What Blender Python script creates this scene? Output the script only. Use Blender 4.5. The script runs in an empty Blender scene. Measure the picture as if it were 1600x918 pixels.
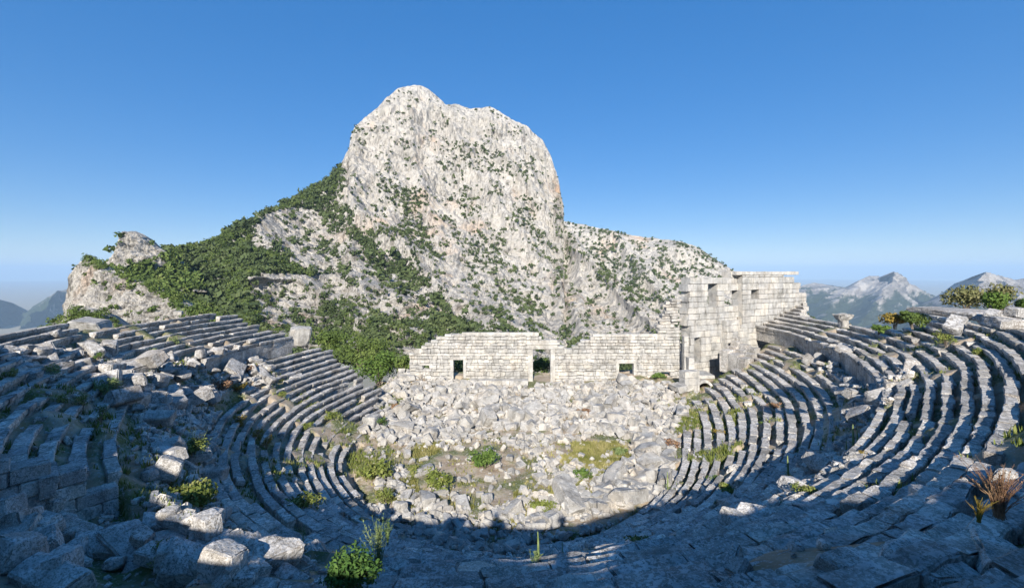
import bpy, math, random
import numpy as np

# ------------------------------------------------------------------ camera, sky, sun, exposure
scene = bpy.context.scene
F = 700.0            # focal length in photo pixels (photo 1600 wide)
Y0 = 424.0           # level line of the lens in the photo
cam_data = bpy.data.cameras.new("camera")
cam = bpy.data.objects.new("camera", cam_data)
scene.collection.objects.link(cam)
cam.location = (0, 0, 0)
cam.rotation_euler = (math.radians(90), 0, 0)
cam_data.sensor_width = 36.0
cam_data.lens = F / 1600 * 36
cam_data.shift_y = (Y0 - 459) / 1600
cam_data.clip_start = 0.1
cam_data.clip_end = 90000
scene.camera = cam

SUNV = np.array([78.0, 700.0, -366.0]); SUNV /= np.linalg.norm(SUNV)   # direction the light travels
SUN_EL = math.asin(-SUNV[2])
SUN_AZ = math.atan2(-SUNV[0], -SUNV[1])          # compass angle of the sun from +Y towards +X
world = bpy.data.worlds.new("World"); scene.world = world; world.use_nodes = True
wn = world.node_tree.nodes; wl = world.node_tree.links
bg = wn["Background"]
sky = wn.new("ShaderNodeTexSky"); sky.sky_type = 'NISHITA'; sky.sun_disc = False
sky.sun_elevation = SUN_EL; sky.sun_rotation = SUN_AZ
sky.altitude = 1000; sky.air_density = 0.9; sky.dust_density = 0.1; sky.ozone_density = 6.0
hsv = wn.new("ShaderNodeHueSaturation"); hsv.inputs['Value'].default_value = 1.34; hsv.inputs['Saturation'].default_value = 1.9
hsv.inputs['Hue'].default_value = 0.514
gm = wn.new('ShaderNodeGamma'); gm.inputs['Gamma'].default_value = .42; wl.new(sky.outputs[0], gm.inputs['Color']); wl.new(gm.outputs[0], hsv.inputs['Color']); wl.new(hsv.outputs[0], bg.inputs[0])
bg.inputs[1].default_value = 0.150
sun_d = bpy.data.lights.new("sun", 'SUN'); sun_d.energy = 4.7; sun_d.angle = math.radians(0.5)
sun_d.color = (1.0, 0.94, 0.86)
sun = bpy.data.objects.new("sun", sun_d); scene.collection.objects.link(sun)
from mathutils import Vector, Matrix, Euler
sun.rotation_euler = Vector(SUNV.tolist()).to_track_quat('-Z', 'Y').to_euler()
sun.location = (0, -50, 60)
vs = scene.view_settings
vs.view_transform = 'Standard'; vs.look = 'None'; vs.exposure = 0.9; vs.gamma = 1.0; vs.use_curve_mapping = False
cy = scene.cycles
cy.max_bounces = 5; cy.diffuse_bounces = 3; cy.glossy_bounces = 1; cy.transmission_bounces = 2
cy.transparent_max_bounces = 4; cy.volume_bounces = 0
cy.use_denoising = True; cy.use_adaptive_sampling = True

# ------------------------------------------------------------------ helpers
RNG = np.random.default_rng(7)
random.seed(7)
COL = scene.collection

def hash3(ix, iy, iz, seed):
    h = (ix.astype(np.int64) * 374761393 + iy.astype(np.int64) * 668265263 + iz.astype(np.int64) * 2147483647 + seed * 974634777) & 0xFFFFFFFF
    h = ((h ^ (h >> 13)) * 1274126177) & 0xFFFFFFFF
    h = ((h ^ (h >> 16)) * 2246822519) & 0xFFFFFFFF
    return ((h ^ (h >> 15)) & 0xFFFFFF) / float(0xFFFFFF)

def vnoise(P, seed=0):
    P = np.asarray(P, float); i = np.floor(P).astype(np.int64); f = P - i
    u = f * f * (3 - 2 * f); r = 0
    for dx in (0, 1):
        for dy in (0, 1):
            for dz in (0, 1):
                w = (u[..., 0] if dx else 1 - u[..., 0]) * (u[..., 1] if dy else 1 - u[..., 1]) * (u[..., 2] if dz else 1 - u[..., 2])
                r = r + w * hash3(i[..., 0] + dx, i[..., 1] + dy, i[..., 2] + dz, seed)
    return r * 2 - 1

def fbm(P, octv=4, seed=0, gain=.5, lac=2.03):
    P = np.asarray(P, float); r = 0; a = 1.0; t = 0
    for o in range(octv):
        r = r + a * vnoise(P, seed + o * 17); t += a; a *= gain; P = P * lac + 13.7
    return r / t

def ridged(P, octv=4, seed=0, gain=.55):
    P = np.asarray(P, float); r = 0; a = 1.0; t = 0
    for o in range(octv):
        r = r + a * (1 - 2 * np.abs(vnoise(P, seed + o * 31))); t += a; a *= gain; P = P * 2.07 + 5.3
    return r / t

def tagobj(o, label=None, category=None, group=None, kind=None):
    for k, v in (('label', label), ('category', category), ('group', group), ('kind', kind)):
        if v: o[k] = v
    return o

def mesh_obj(name, V, Fc, mat, parent=None, smooth=False, loc=None):
    V = np.asarray(V, np.float32); me = bpy.data.meshes.new(name)
    if isinstance(Fc, np.ndarray):
        n, k = Fc.shape
        me.vertices.add(len(V)); me.vertices.foreach_set('co', V.ravel())
        me.loops.add(n * k); me.loops.foreach_set('vertex_index', Fc.astype(np.int32).ravel())
        me.polygons.add(n); me.polygons.foreach_set('loop_start', np.arange(0, n * k, k, dtype=np.int32))
        me.polygons.foreach_set('loop_total', np.full(n, k, dtype=np.int32))
        me.update(calc_edges=True)
    else:
        me.from_pydata(V.tolist(), [], [list(map(int, f)) for f in Fc]); me.update()
    me.polygons.foreach_set('use_smooth', np.full(len(me.polygons), bool(smooth)))
    me.materials.append(mat)
    o = bpy.data.objects.new(name, me); COL.objects.link(o)
    if loc is not None: o.location = loc
    if parent is not None: o.parent = parent
    return o

def empty(name, loc=(0, 0, 0)):
    o = bpy.data.objects.new(name, None); o.empty_display_size = .3; COL.objects.link(o); o.location = loc
    return o

def interp(pts, x):
    a = np.array(pts, float); return np.interp(x, a[:, 0], a[:, 1])

def inpoly(px, py, poly):
    r = np.zeros(np.shape(px), bool); n = len(poly); j = n - 1
    for i in range(n):
        xi, yi = poly[i]; xj, yj = poly[j]
        c = ((yi > py) != (yj > py)) & (px < (xj - xi) * (py - yi) / ((yj - yi) or 1e-9) + xi)
        r ^= c; j = i
    return r

# ------------------------------------------------------------------ materials
def new_mat(name, rough=.9):
    m = bpy.data.materials.new(name); m.use_nodes = True
    b = m.node_tree.nodes['Principled BSDF']; b.inputs['Roughness'].default_value = rough
    b.inputs['Specular IOR Level'].default_value = .25
    return m, m.node_tree.nodes, m.node_tree.links, b

def nz(N, L, vec, scale, detail=4, rough=.6, dist=0.0):
    t = N.new('ShaderNodeTexNoise'); t.inputs['Scale'].default_value = scale; t.inputs['Detail'].default_value = detail
    t.inputs['Roughness'].default_value = rough; t.inputs['Distortion'].default_value = dist
    L.new(vec, t.inputs['Vector']); return t.outputs['Fac']

def ramp(N, L, fac, stops):
    r = N.new('ShaderNodeValToRGB'); e = r.color_ramp.elements
    while len(e) < len(stops): e.new(.5)
    for i, (p, c) in enumerate(stops):
        e[i].position = p; e[i].color = (*c, 1) if len(c) == 3 else c
    L.new(fac, r.inputs['Fac']); return r.outputs['Color']

def mix(N, L, fac, a, b, mode='MIX'):
    m = N.new('ShaderNodeMix'); m.data_type = 'RGBA'; m.blend_type = mode
    for s, v in ((m.inputs['Factor'], fac), (m.inputs['A'], a), (m.inputs['B'], b)):
        if hasattr(v, 'is_linked') or hasattr(v, 'node'): L.new(v, s)
        elif isinstance(v, (int, float)): s.default_value = v
        else: s.default_value = (*v, 1)
    return m.outputs['Result']

def bump(N, L, b, h, strength, dist, prev=None):
    n = N.new('ShaderNodeBump'); n.inputs['Strength'].default_value = strength; n.inputs['Distance'].default_value = dist
    L.new(h, n.inputs['Height'])
    if prev is not None: L.new(prev, n.inputs['Normal'])
    L.new(n.outputs['Normal'], b.inputs['Normal']); return n.outputs['Normal']

def pos(N, L, scale=None):
    g = N.new('ShaderNodeNewGeometry'); v = g.outputs['Position']
    if scale:
        m = N.new('ShaderNodeMapping'); m.inputs['Scale'].default_value = scale; L.new(v, m.inputs['Vector']); v = m.outputs['Vector']
    return v

def stone_mat(name, dark, mid, light, lichen=(.62, .63, .62), lich=(.58, .66), warm=(.5, .38, .26), warmth=.35, fine=1.0, lo=.66):
    m, N, L, b = new_mat(name, .92)
    p = pos(N, L)
    c = ramp(N, L, nz(N, L, p, .9 * fine, 5, .65), [(.3, dark), (.5, mid), (.7, light)])
    c = mix(N, L, ramp(N, L, nz(N, L, p, .35 * fine, 3, .6), [(.52, (0, 0, 0)), (.68, (warmth,) * 3)]), c, warm)
    # white crusty lichen blotches
    lf = ramp(N, L, nz(N, L, p, 5.5 * fine, 6, .72, .4), [(lich[0], (0, 0, 0)), (lich[0] + .03, (1, 1, 1))])
    big = ramp(N, L, nz(N, L, p, .5 * fine, 2, .5), [(.38, (.3,) * 3), (.55, (1,) * 3)])
    lf = mix(N, L, 1.0, lf, big, 'MULTIPLY')
    c = mix(N, L, lf, c, lichen)
    l2 = ramp(N, L, nz(N, L, p, 17 * fine, 4, .7), [(lich[0] + .05, (0, 0, 0)), (lich[0] + .075, (.9,) * 3)])
    c = mix(N, L, l2, c, lichen)
    cell = N.new('ShaderNodeTexVoronoi'); cell.inputs['Scale'].default_value = 1.15; L.new(p, cell.inputs['Vector'])
    cv = ramp(N, L, cell.outputs['Color'], [(.1, (.74, .73, .71)), (.5, (.98,) * 3), (.9, (1.12, 1.08, 1.02))])
    c = mix(N, L, .8, c, cv, 'MULTIPLY')
    gi = N.new('ShaderNodeNewGeometry')
    c = mix(N, L, 1.0, c, ramp(N, L, gi.outputs['Random Per Island'], [(0, (lo, lo, lo * .98)), (.45, (.5 + lo * .5,) * 3), (1, (1.12, 1.09, 1.03))]), 'MULTIPLY')
    stk = ramp(N, L, nz(N, L, pos(N, L, (1, 1, .25)), 1.3, 5, .65), [(.36, (.62, .61, .6)), (.52, (1,) * 3)])
    c = mix(N, L, .8, c, stk, 'MULTIPLY')
    # dark pits and weather stains
    df = ramp(N, L, nz(N, L, p, 9 * fine, 6, .75), [(.3, (.45,) * 3), (.46, (1,) * 3)])
    c = mix(N, L, 1.0, c, df, 'MULTIPLY')
    L.new(c, b.inputs['Base Color'])
    h = nz(N, L, p, 6 * fine, 8, .72)
    n1 = bump(N, L, b, h, 1.0, .10 / fine)
    v = N.new('ShaderNodeTexVoronoi'); v.inputs['Scale'].default_value = 18 * fine; L.new(p, v.inputs['Vector'])
    bump(N, L, b, v.outputs['Distance'], .35, .012 / fine, n1)
    return m

M = {}
M['pale'] = stone_mat('pale_limestone', (.30, .29, .27), (.42, .405, .38), (.52, .505, .475), lichen=(.62, .62, .6), warm=(.5, .42, .32), warmth=.3, lo=.88)
M['seat'] = stone_mat('weathered_limestone', (.25, .235, .21), (.38, .355, .32), (.50, .47, .425), lichen=(.74, .72, .69), lich=(.50, .58), warm=(.42, .31, .22), warmth=.4)
M['dark'] = stone_mat('lichened_limestone', (.22, .205, .18), (.36, .335, .295), (.50, .465, .415), lichen=(.74, .72, .69), lich=(.485, .56), warm=(.3, .24, .17), warmth=.35, fine=1.9)

def ground_mat():
    m, N, L, b = new_mat('dry_earth', .97)
    p = pos(N, L)
    c = ramp(N, L, nz(N, L, p, .6, 6, .65), [(.3, (.26, .19, .12)), (.5, (.38, .30, .21)), (.7, (.48, .41, .30))])
    g = ramp(N, L, nz(N, L, p, .28, 5, .6), [(.47, (0,) * 3), (.58, (.9,) * 3)])
    gc = ramp(N, L, nz(N, L, p, 3.0, 5, .7), [(.3, (.05, .07, .015)), (.55, (.11, .14, .035)), (.75, (.26, .23, .10))])
    c = mix(N, L, g, c, gc)
    st = ramp(N, L, nz(N, L, p, 7, 4, .7), [(.56, (0,) * 3), (.62, (.8,) * 3)])
    c = mix(N, L, st, c, (.45, .43, .4))
    L.new(c, b.inputs['Base Color'])
    bump(N, L, b, nz(N, L, p, 5, 8, .75), 1.0, .12)
    return m
M['earth'] = ground_mat()

def rock_mat(name, sc, hue=0.0, haze=None):
    m, N, L, b = new_mat(name, .95)
    p = pos(N, L); pv = pos(N, L, (1.0, 1.0, .38))
    c = ramp(N, L, nz(N, L, pv, .035 * sc, 8, .68), [(.28, (.36, .34, .305)), (.5, (.49, .46, .41)), (.72, (.58, .545, .49))])
    w = ramp(N, L, nz(N, L, pv, .014 * sc, 6, .62, .6), [(.56, (0,) * 3), (.70, (.62,) * 3)])
    c = mix(N, L, w, c, (.56, .38, .25))
    # grey water streaks and dark clefts
    k = ramp(N, L, nz(N, L, pos(N, L, (1, 1, .22)), .13 * sc, 6, .72, .8), [(.34, (.40,) * 3), (.44, (1,) * 3)])
    c = mix(N, L, .9, c, k, 'MULTIPLY')
    cr = ramp(N, L, nz(N, L, pos(N, L, (1, 1, .16)), .030 * sc, 7, .62, 1.6), [(.482, (1,) * 3), (.499, (.30,) * 3), (.512, (1,) * 3)])
    c = mix(N, L, .85, c, cr, 'MULTIPLY')
    # iron stained faces at their own places
    for (sx, sy, sz, rad) in ((60, 640, 100, 42), (-97, 200, -8, 13), (30, 260, -30, 22), (-15, 190, -18, 14)):
        dn = N.new('ShaderNodeVectorMath'); dn.operation = 'DISTANCE'; L.new(p, dn.inputs[0]); dn.inputs[1].default_value = (sx, sy, sz)
        mr = N.new('ShaderNodeMapRange'); mr.inputs['From Min'].default_value = rad; mr.inputs['From Max'].default_value = rad * .3; L.new(dn.outputs['Value'], mr.inputs['Value'])
        ns = ramp(N, L, nz(N, L, pv, .06 * sc, 5, .6), [(.42, (0,) * 3), (.58, (.75,) * 3)])
        c = mix(N, L, mix(N, L, 1.0, ns, mr.outputs[0], 'MULTIPLY'), c, (.56, .36, .22))
    # scrubby green specks of small bushes in the clefts
    g = ramp(N, L, nz(N, L, p, .16 * sc, 6, .75), [(.60, (0,) * 3), (.66, (.75,) * 3)])
    c = mix(N, L, g, c, (.075, .095, .04))
    L.new(c, b.inputs['Base Color'])
    n1 = bump(N, L, b, nz(N, L, pv, .06 * sc, 10, .72), 1.0, 9.0 / sc)
    vo = N.new('ShaderNodeTexVoronoi'); vo.inputs['Scale'].default_value = .12 * sc; vo.feature = 'F1'; L.new(pv, vo.inputs['Vector'])
    bump(N, L, b, vo.outputs['Distance'], .7, 3.5 / sc, n1)
    return m
def far_mat():
    m, N, L, b = new_mat('far_range_rock_and_forest', .95)
    p = pos(N, L)
    c = ramp(N, L, nz(N, L, p, .006, 8, .7), [(.38, (.18, .17, .165)), (.5, (.34, .315, .29)), (.6, (.48, .45, .41))])
    s = N.new('ShaderNodeSeparateXYZ'); L.new(p, s.inputs[0])
    mr = N.new('ShaderNodeMapRange'); mr.inputs['From Min'].default_value = -60; mr.inputs['From Max'].default_value = -330
    mr.inputs['To Min'].default_value = .24; mr.inputs['To Max'].default_value = .58; L.new(s.outputs['Z'], mr.inputs['Value'])
    g = nz(N, L, pos(N, L, (1, 1, .6)), .0035, 8, .7)
    lt = N.new('ShaderNodeMath'); lt.operation = 'SUBTRACT'; L.new(mr.outputs[0], lt.inputs[0]); L.new(g, lt.inputs[1])
    ml = N.new('ShaderNodeMath'); ml.operation = 'MULTIPLY_ADD'; ml.inputs[1].default_value = 16; ml.inputs[2].default_value = .75; ml.use_clamp = True; L.new(lt.outputs[0], ml.inputs[0])
    c = mix(N, L, ml.outputs[0], c, (.045, .06, .03))
    L.new(c, b.inputs['Base Color'])
    bump(N, L, b, nz(N, L, p, .012, 9, .72), 1.0, 60)
    return m
M['far'] = far_mat()
M['rock'] = rock_mat('mountain_limestone', 1.0)
M['cliff'] = rock_mat('near_cliff_limestone', 2.2)

def leaf_mat(name, a, b_, c_, sc=.5, trans=.0):
    m, N, L, b = new_mat(name, .75)
    p = pos(N, L)
    c = ramp(N, L, nz(N, L, p, sc, 4, .7), [(.3, a), (.5, b_), (.72, c_)])
    L.new(c, b.inputs['Base Color']); b.inputs['Specular IOR Level'].default_value = .15
    return m
M['forest'] = leaf_mat('oak_and_pine_foliage', (.035, .06, .016), (.09, .13, .03), (.18, .215, .06), .16)
M['scrub'] = leaf_mat('mountain_scrub_foliage', (.04, .06, .022), (.07, .095, .035), (.115, .14, .055), .04)
M['bush'] = leaf_mat('bright_bush_leaves', (.045, .085, .018), (.085, .14, .028), (.15, .205, .05), 2.0)
M['herb'] = leaf_mat('grey_green_herb', (.10, .14, .05), (.17, .22, .08), (.28, .31, .14), 3.0)
M['dry'] = leaf_mat('dry_brown_twigs', (.13, .07, .04), (.24, .14, .08), (.36, .24, .13), 3.0)
M['ochre'] = leaf_mat('ochre_spurge', (.12, .10, .02), (.22, .16, .03), (.30, .20, .05), 3.0)
M['grass'] = leaf_mat('rough_grass', (.08, .11, .02), (.15, .18, .04), (.30, .28, .11), 1.2)
M['bark'] = leaf_mat('grey_bark', (.10, .08, .06), (.16, .13, .10), (.24, .2, .16), 4.0)
M['drygrass'] = leaf_mat('dry_meadow_grass', (.09, .11, .02), (.22, .21, .07), (.42, .36, .17), .5)
M['leafy'] = leaf_mat('dark_green_leaves', (.03, .07, .015), (.06, .12, .025), (.11, .17, .04), 3.0)
# ------------------------------------------------------------------ plan of the cavea
CY0 = 46.0; RISE = .43; HB = 18.0; PODIUM = 2.2
SOL = np.array([18.5739, 1.0331, 5.0824, -3.3847, 1.6129, -1.1042, -0.7421, 0.1939, -0.2672,
                11.1385, 1.3584, 3.6803, -1.0782, 1.6454, -0.273, 0.1798, 0.2054, -0.2367])
def _basis(ph):
    ph = np.asarray(ph, float)
    return np.array([np.ones_like(ph)] + [f(n * ph) for n in range(1, 5) for f in (np.cos, np.sin)])
def AB(ph):
    b = _basis(ph); return np.tensordot(SOL[:9], b, 1), np.tensordot(SOL[9:], b, 1) / 10
def plan(ph, q):
    a, b = AB(ph); R = a + b * q
    return R * np.cos(ph), CY0 + R * np.sin(ph)
def qof(X, Y):
    ph = np.arctan2(Y - CY0, X); a, b = AB(ph)
    return (np.hypot(X, Y - CY0) - a) / b, ph
def qrow(k, i): return float(i) if k == 'L' else 17.5 + (i - 1)
def zrow(k, i): return -(HB - i * RISE) if k == 'L' else -(HB - 16 * RISE - PODIUM - (i - 1) * RISE)
def to_px(X, Y, Z): return 800 + F * X / Y, Y0 - F * Z / Y

def sstep(a, b, x):
    t = np.clip((np.asarray(x, float) - a) / (b - a), 0, 1); return t * t * (3 - 2 * t)

# highest row of the upper tier round the bowl, as angle in degrees measured (-270..90), far-left .. near .. far-right
QMAX = [(-270, 17), (-205, 17.5), (-197, 25), (-180, 26.2), (-165, 27.6), (-144, 28.2), (-132, 31), (-120, 34), (-90, 35.4), (-60, 34), (-40, 31), (-25, 28.5), (-8, 27.0), (0, 24.5), (14, 22.5), (25, 22), (33, 17), (90, 17)]
def phdeg(ph):
    d = np.degrees(ph); return np.where(d > 90, d - 360, d)

# an unseen hillside added behind the theatre to block the sun: its crest at Y = -5 throws the shade over the near rows
SHADE_HILL = [(-90, 18), (-45, 14), (-39, 13.5), (-32.7, 12.0), (-26, 9.6), (-22, 5.2), (-18, 3.3), (-13.9, 1.85), (-8, 1.3), (-5, 1.2), (-2, 1.0), (.5, 1.05), (2, 1.75), (5, 2.5), (8, 3.0), (11, 3.4), (14.4, 4.4), (18.5, 4.2), (24, 2.4), (30, 0), (40, -4), (70, -9)]

def pit(X, Y, q, ph):
    d = phdeg(ph)
    return sstep(-124.6, -123, d) * (1 - sstep(-103.5, -100.5, d)) * sstep(17.0, 17.6, q) * (1 - sstep(30, 33, q))

def G(X, Y, detail=True):
    """ground height under everything near the theatre"""
    X = np.asarray(X, float); Y = np.asarray(Y, float)
    q, ph = qof(X, Y); d = phdeg(ph)
    qm = np.interp(d, [a for a, _ in QMAX], [b for _, b in QMAX])
    base = np.where(q < 16.3, -HB + RISE * np.clip(q, 0, 16.3), 0)
    up = zrow('U', 1) + RISE * (q - 17.5)
    dz = zrow('L', 16) + .02
    z = np.where(q < 0, -HB, np.where(q < 16.3, -HB + RISE * q - .60, np.where(q < 18.0, dz - .05, up - .60)))
    # collapsed slope: the podium is buried by rubble in places (near side and the left middle)
    bury = sstep(-184, -176, d) * (1 - sstep(-60, -50, d)) + .55 * sstep(-42, -30, d) * (1 - sstep(-16, -8, d)) * (d > -50)
    bury = np.clip(bury, 0, 1)
    sl = zrow('L', 13) - .25 + (q - 13) * (zrow('U', 2) - zrow('L', 13)) / 5.5
    z = np.where((q > 13) & (q < 18.5), np.maximum(z, z * (1 - bury) + bury * sl), z)
    # beyond the top row the ground falls away outside
    over = np.clip(q - qm, 0, None)
    ztop = zrow('U', 1) + RISE * (qm - 17.5) - .35
    steep = np.where(Y > 30, .75, .45)
    z = np.where(q > qm, np.where(qm > 17.6, ztop, z) - steep * over - .004 * over ** 2, z)
    # stage side: floor of rubble rising to the stage wall, open end of the horseshoe
    az = (d > 33) | (d < -197)
    floor = -HB + .9 * sstep(54, 68, Y) + 0.5 * sstep(8, 24, X) * sstep(45, 60, Y)
    inner = sstep(-3, -.5, q)
    openend = sstep(30, 36, d) + (1 - sstep(-205, -196, d))
    z = np.where(q < 0, floor, z)
    z = z * (1 - openend) + openend * np.where(q < 0, floor, floor - .4 * np.clip(Y - 74, 0, None) * (np.abs(X) < 60))
    z = np.where((X < -17) & (Y > 50) & (openend > 0), np.minimum(z, floor - .5 * np.clip(-17 - X, 0, 12)), z)
    z = z - 1.35 * pit(X, Y, q, ph)
    # soil and debris washed over the seats in patches, mostly on the lowest rows
    nn = fbm(np.stack([X * .33, Y * .33, X * 0], -1), 3, 12)
    lowr = sstep(7.5, 3.5, q) * ((d > -40) | (d < -150))
    thr = .22 - .34 * lowr
    z = z + np.where((q > 0) & (q < 26), .52 * sstep(0, .14, nn - thr), 0)
    # added shade-casting hillside behind the camera
    hill = np.interp(X, [a for a, _ in SHADE_HILL], [b for _, b in SHADE_HILL])
    back = 1 - sstep(-5, -2.2, Y)
    z = z * (1 - back) + back * (hill + .25 * np.clip(-5 - Y, 0, 40) * 0)
    # the whole hill sinks away far from the theatre
    r = np.hypot(X, Y - 40)
    z = z - .6 * np.clip(r - 75, 0, None)
    z = z - 1.3 * np.exp(-((X - 27.3) ** 2 + (Y - 62.5) ** 2) / 5.0)
    if detail:
        P = np.stack([X, Y, X * 0], -1)
        z = z + .12 * fbm(P * .7, 3, 5) * (1 - .5 * back)
    return z

def hit(px, py, lo=2.0, hi=95.0, n=700):
    """point of the ground seen at a photo pixel"""
    Y = np.linspace(lo, hi, n); X = (px - 800) / F * Y; Z = (Y0 - py) / F * Y
    g = G(X, Y)
    k = np.nonzero(Z < g)[0]
    j = k[0] if len(k) else n - 1
    return float(X[j]), float(Y[j]), float(g[j])

# ground mesh: polar grid round the orchestra, one sheet out to the valley floor
def build_ground():
    nph = 900
    ph = np.linspace(-math.pi, math.pi, nph, endpoint=False)
    qs = np.concatenate([np.linspace(-1, 0, 50, endpoint=False), np.arange(0, 16.2, .2), [16.25, 16.35, 17.3, 17.5, 17.97, 18.03], np.arange(18.2, 40, .3), np.arange(41, 70, 1.5), np.arange(72, 130, 5)])
    PH, Q = np.meshgrid(ph, qs)
    a, b = AB(PH)
    R = np.where(Q < 0, a * (1 + Q), a + b * Q)
    R = np.maximum(R, .02)
    X = R * np.cos(PH); Y = CY0 + R * np.sin(PH); Z = G(X, Y)
    # outer rings run down to the valley
    V = np.stack([X, Y, Z], -1).reshape(-1, 3)
    rows = [V.reshape(len(qs), nph, 3)]
    last = rows[0][-1]
    for rr, zz in ((260, -190), (600, -380), (1500, -540), (6000, -575), (40000, -580)):
        ring = np.stack([rr * np.cos(ph), CY0 + rr * np.sin(ph), np.full(nph, float(zz))], -1)
        rows.append(ring[None])
    A = np.concatenate(rows, 0); n = A.shape[0]
    idx = np.arange(n * nph).reshape(n, nph); nx = np.roll(idx, -1, axis=1)
    Fq = np.stack([idx[:-1], nx[:-1], nx[1:], idx[1:]], -1).reshape(-1, 4)
    o = mesh_obj('ground', A.reshape(-1, 3), Fq, M['earth'], smooth=True)
    tagobj(o, 'dry earth and grass slope under the ruined theatre', 'ground', kind='structure')
build_ground()

# ------------------------------------------------------------------ stone block geometry
def box_template(nx, ny, nz_):
    """surface grid of a box; returns lin coords in [-1,1] and extreme flags"""
    ns = (nx, ny, nz_); pts = {}; V = []; Fc = []
    def vid(i, j, k):
        key = (i, j, k)
        if key not in pts: pts[key] = len(V); V.append(key)
        return pts[key]
    def face(ax, side):
        a, b = [x for x in range(3) if x != ax]
        for i in range(ns[a]):
            for j in range(ns[b]):
                q = []
                for di, dj in ((0, 0), (1, 0), (1, 1), (0, 1)):
                    k = [0, 0, 0]; k[a] = i + di; k[b] = j + dj; k[ax] = side * ns[ax]; q.append(vid(*k))
                if (side == 1) ^ (ax == 1): Fc.append(q)
                else: Fc.append(q[::-1])
    for ax in range(3):
        for s in (0, 1): face(ax, s)
    K = np.array(V); S = np.zeros((len(V), 3)); Lc = np.zeros((len(V), 3))
    for ax in range(3):
        n = ns[ax]; i = K[:, ax]
        S[:, ax] = np.where(i == 0, -1, np.where(i == n, 1, 0))
        if n > 2: Lc[:, ax] = np.where(i == 0, -1, np.where(i == n, 1, (i - 1) / (n - 2) * 2 - 1))
        else: Lc[:, ax] = i / n * 2 - 1
    return Lc, S, np.array(Fc)
TEMPL = {}
def templ(t):
    if t not in TEMPL: TEMPL[t] = box_template(*t)
    return TEMPL[t]

def blocks_geo(C, D, ROT, t=(5, 4, 4), bev=.035, rough=.02, seed=0, nsc=3.0, chip=.05, nose=0.0):
    """many rough stone blocks: centres C (n,3), full sizes D (n,3), rotations ROT (n,3,3)"""
    C = np.asarray(C, float); D = np.asarray(D, float); ROT = np.asarray(ROT, float)
    Lc, S, Fc = templ(t); n = len(C); m = len(Lc)
    ext = np.abs(S).sum(1)
    b = np.minimum(bev, D.min(1) * .22)[:, None, None]
    k = np.where(ext >= 3, .25, np.where(ext == 2, .45, 1.0))[None, :, None]
    P = Lc[None] * (D[:, None, :] / 2 - b) + S[None] * b * k
    if nose:      # seat profile: the front edge overhangs a hollow riser
        lz = P[..., 2] / D[:, None, 2]
        P[..., 1] += np.where(P[..., 1] < -D[:, None, 1] * .2, nose * sstep(.22, -.08, lz), 0)
    W = np.einsum('nij,nmj->nmi', ROT, P) + C[:, None, :]
    Q = W * nsc + seed * 3.1
    off = np.stack([vnoise(Q, seed + 1), vnoise(Q + 40, seed + 2), vnoise(Q + 80, seed + 3)], -1)
    Q2 = W * nsc * .45 + 7
    off2 = np.stack([vnoise(Q2, seed + 4), vnoise(Q2 + 40, seed + 5), vnoise(Q2 + 80, seed + 6)], -1)
    # chipped edges: edge vertices pulled inwards where a noise is high
    ch = np.clip(vnoise(W * nsc * .8 + 21, seed + 9) - .05, 0, 1)[..., None] * (ext >= 2)[None, :, None] * chip
    inward = -np.einsum('nij,nmj->nmi', ROT, np.broadcast_to(S[None], (n, m, 3)))
    W = W + off * rough + off2 * rough * 1.3 + inward * ch
    Fa = (Fc[None] + (np.arange(n) * m)[:, None, None]).reshape(-1, 4)
    return W.reshape(-1, 3), Fa

def rotz(a):
    c, s = np.cos(a), np.sin(a); z = np.zeros_like(c); o = np.ones_like(c)
    return np.stack([np.stack([c, -s, z], -1), np.stack([s, c, z], -1), np.stack([z, z, o], -1)], -2)
def rotx(a):
    c, s = np.cos(a), np.sin(a); z = np.zeros_like(c); o = np.ones_like(c)
    return np.stack([np.stack([o, z, z], -1), np.stack([z, c, -s], -1), np.stack([z, s, c], -1)], -2)
def roty(a):
    c, s = np.cos(a), np.sin(a); z = np.zeros_like(c); o = np.ones_like(c)
    return np.stack([np.stack([c, z, s], -1), np.stack([z, o, z], -1), np.stack([-s, z, c], -1)], -2)

def join(parts):
    Vs = []; Fs = []; n = 0
    for V, Fc in parts:
        Vs.append(V); Fs.append(Fc + n); n += len(V)
    return np.concatenate(Vs), np.concatenate(Fs)

# ------------------------------------------------------------------ seat rows
LEFT_END = {('L', i): v for i, v in zip(range(1, 17), [600, 600, 598, 595, 591, 583, 575, 567, 560, 552, 545, 538, 532, 525, 518, 505])}
LEFT_END.update({('U', i): v for i, v in zip(range(1, 12), [455, 438, 426, 413, 402, 390, 380, 374, 340, 130, 70])})
RIGHT_END = {('L', i): v for i, v in zip(range(1, 17), [1040, 1052, 1066, 1080, 1092, 1100, 1113, 1123, 1135, 1142, 1157, 1167, 1177, 1187, 1196, 1205])}
RIGHT_END.update({('U', i): v for i, v in zip(range(1, 12), [1164, 1178, 1187, 1194, 1201, 1210, 1217, 1222, 1226, 1447, 1520])})
GAP = {6: (1250, 1380), 7: (1252, 1409), 8: (1254, 1427), 9: (1252, 1442)}    # photo columns where a right-hand upper row is missing

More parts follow.
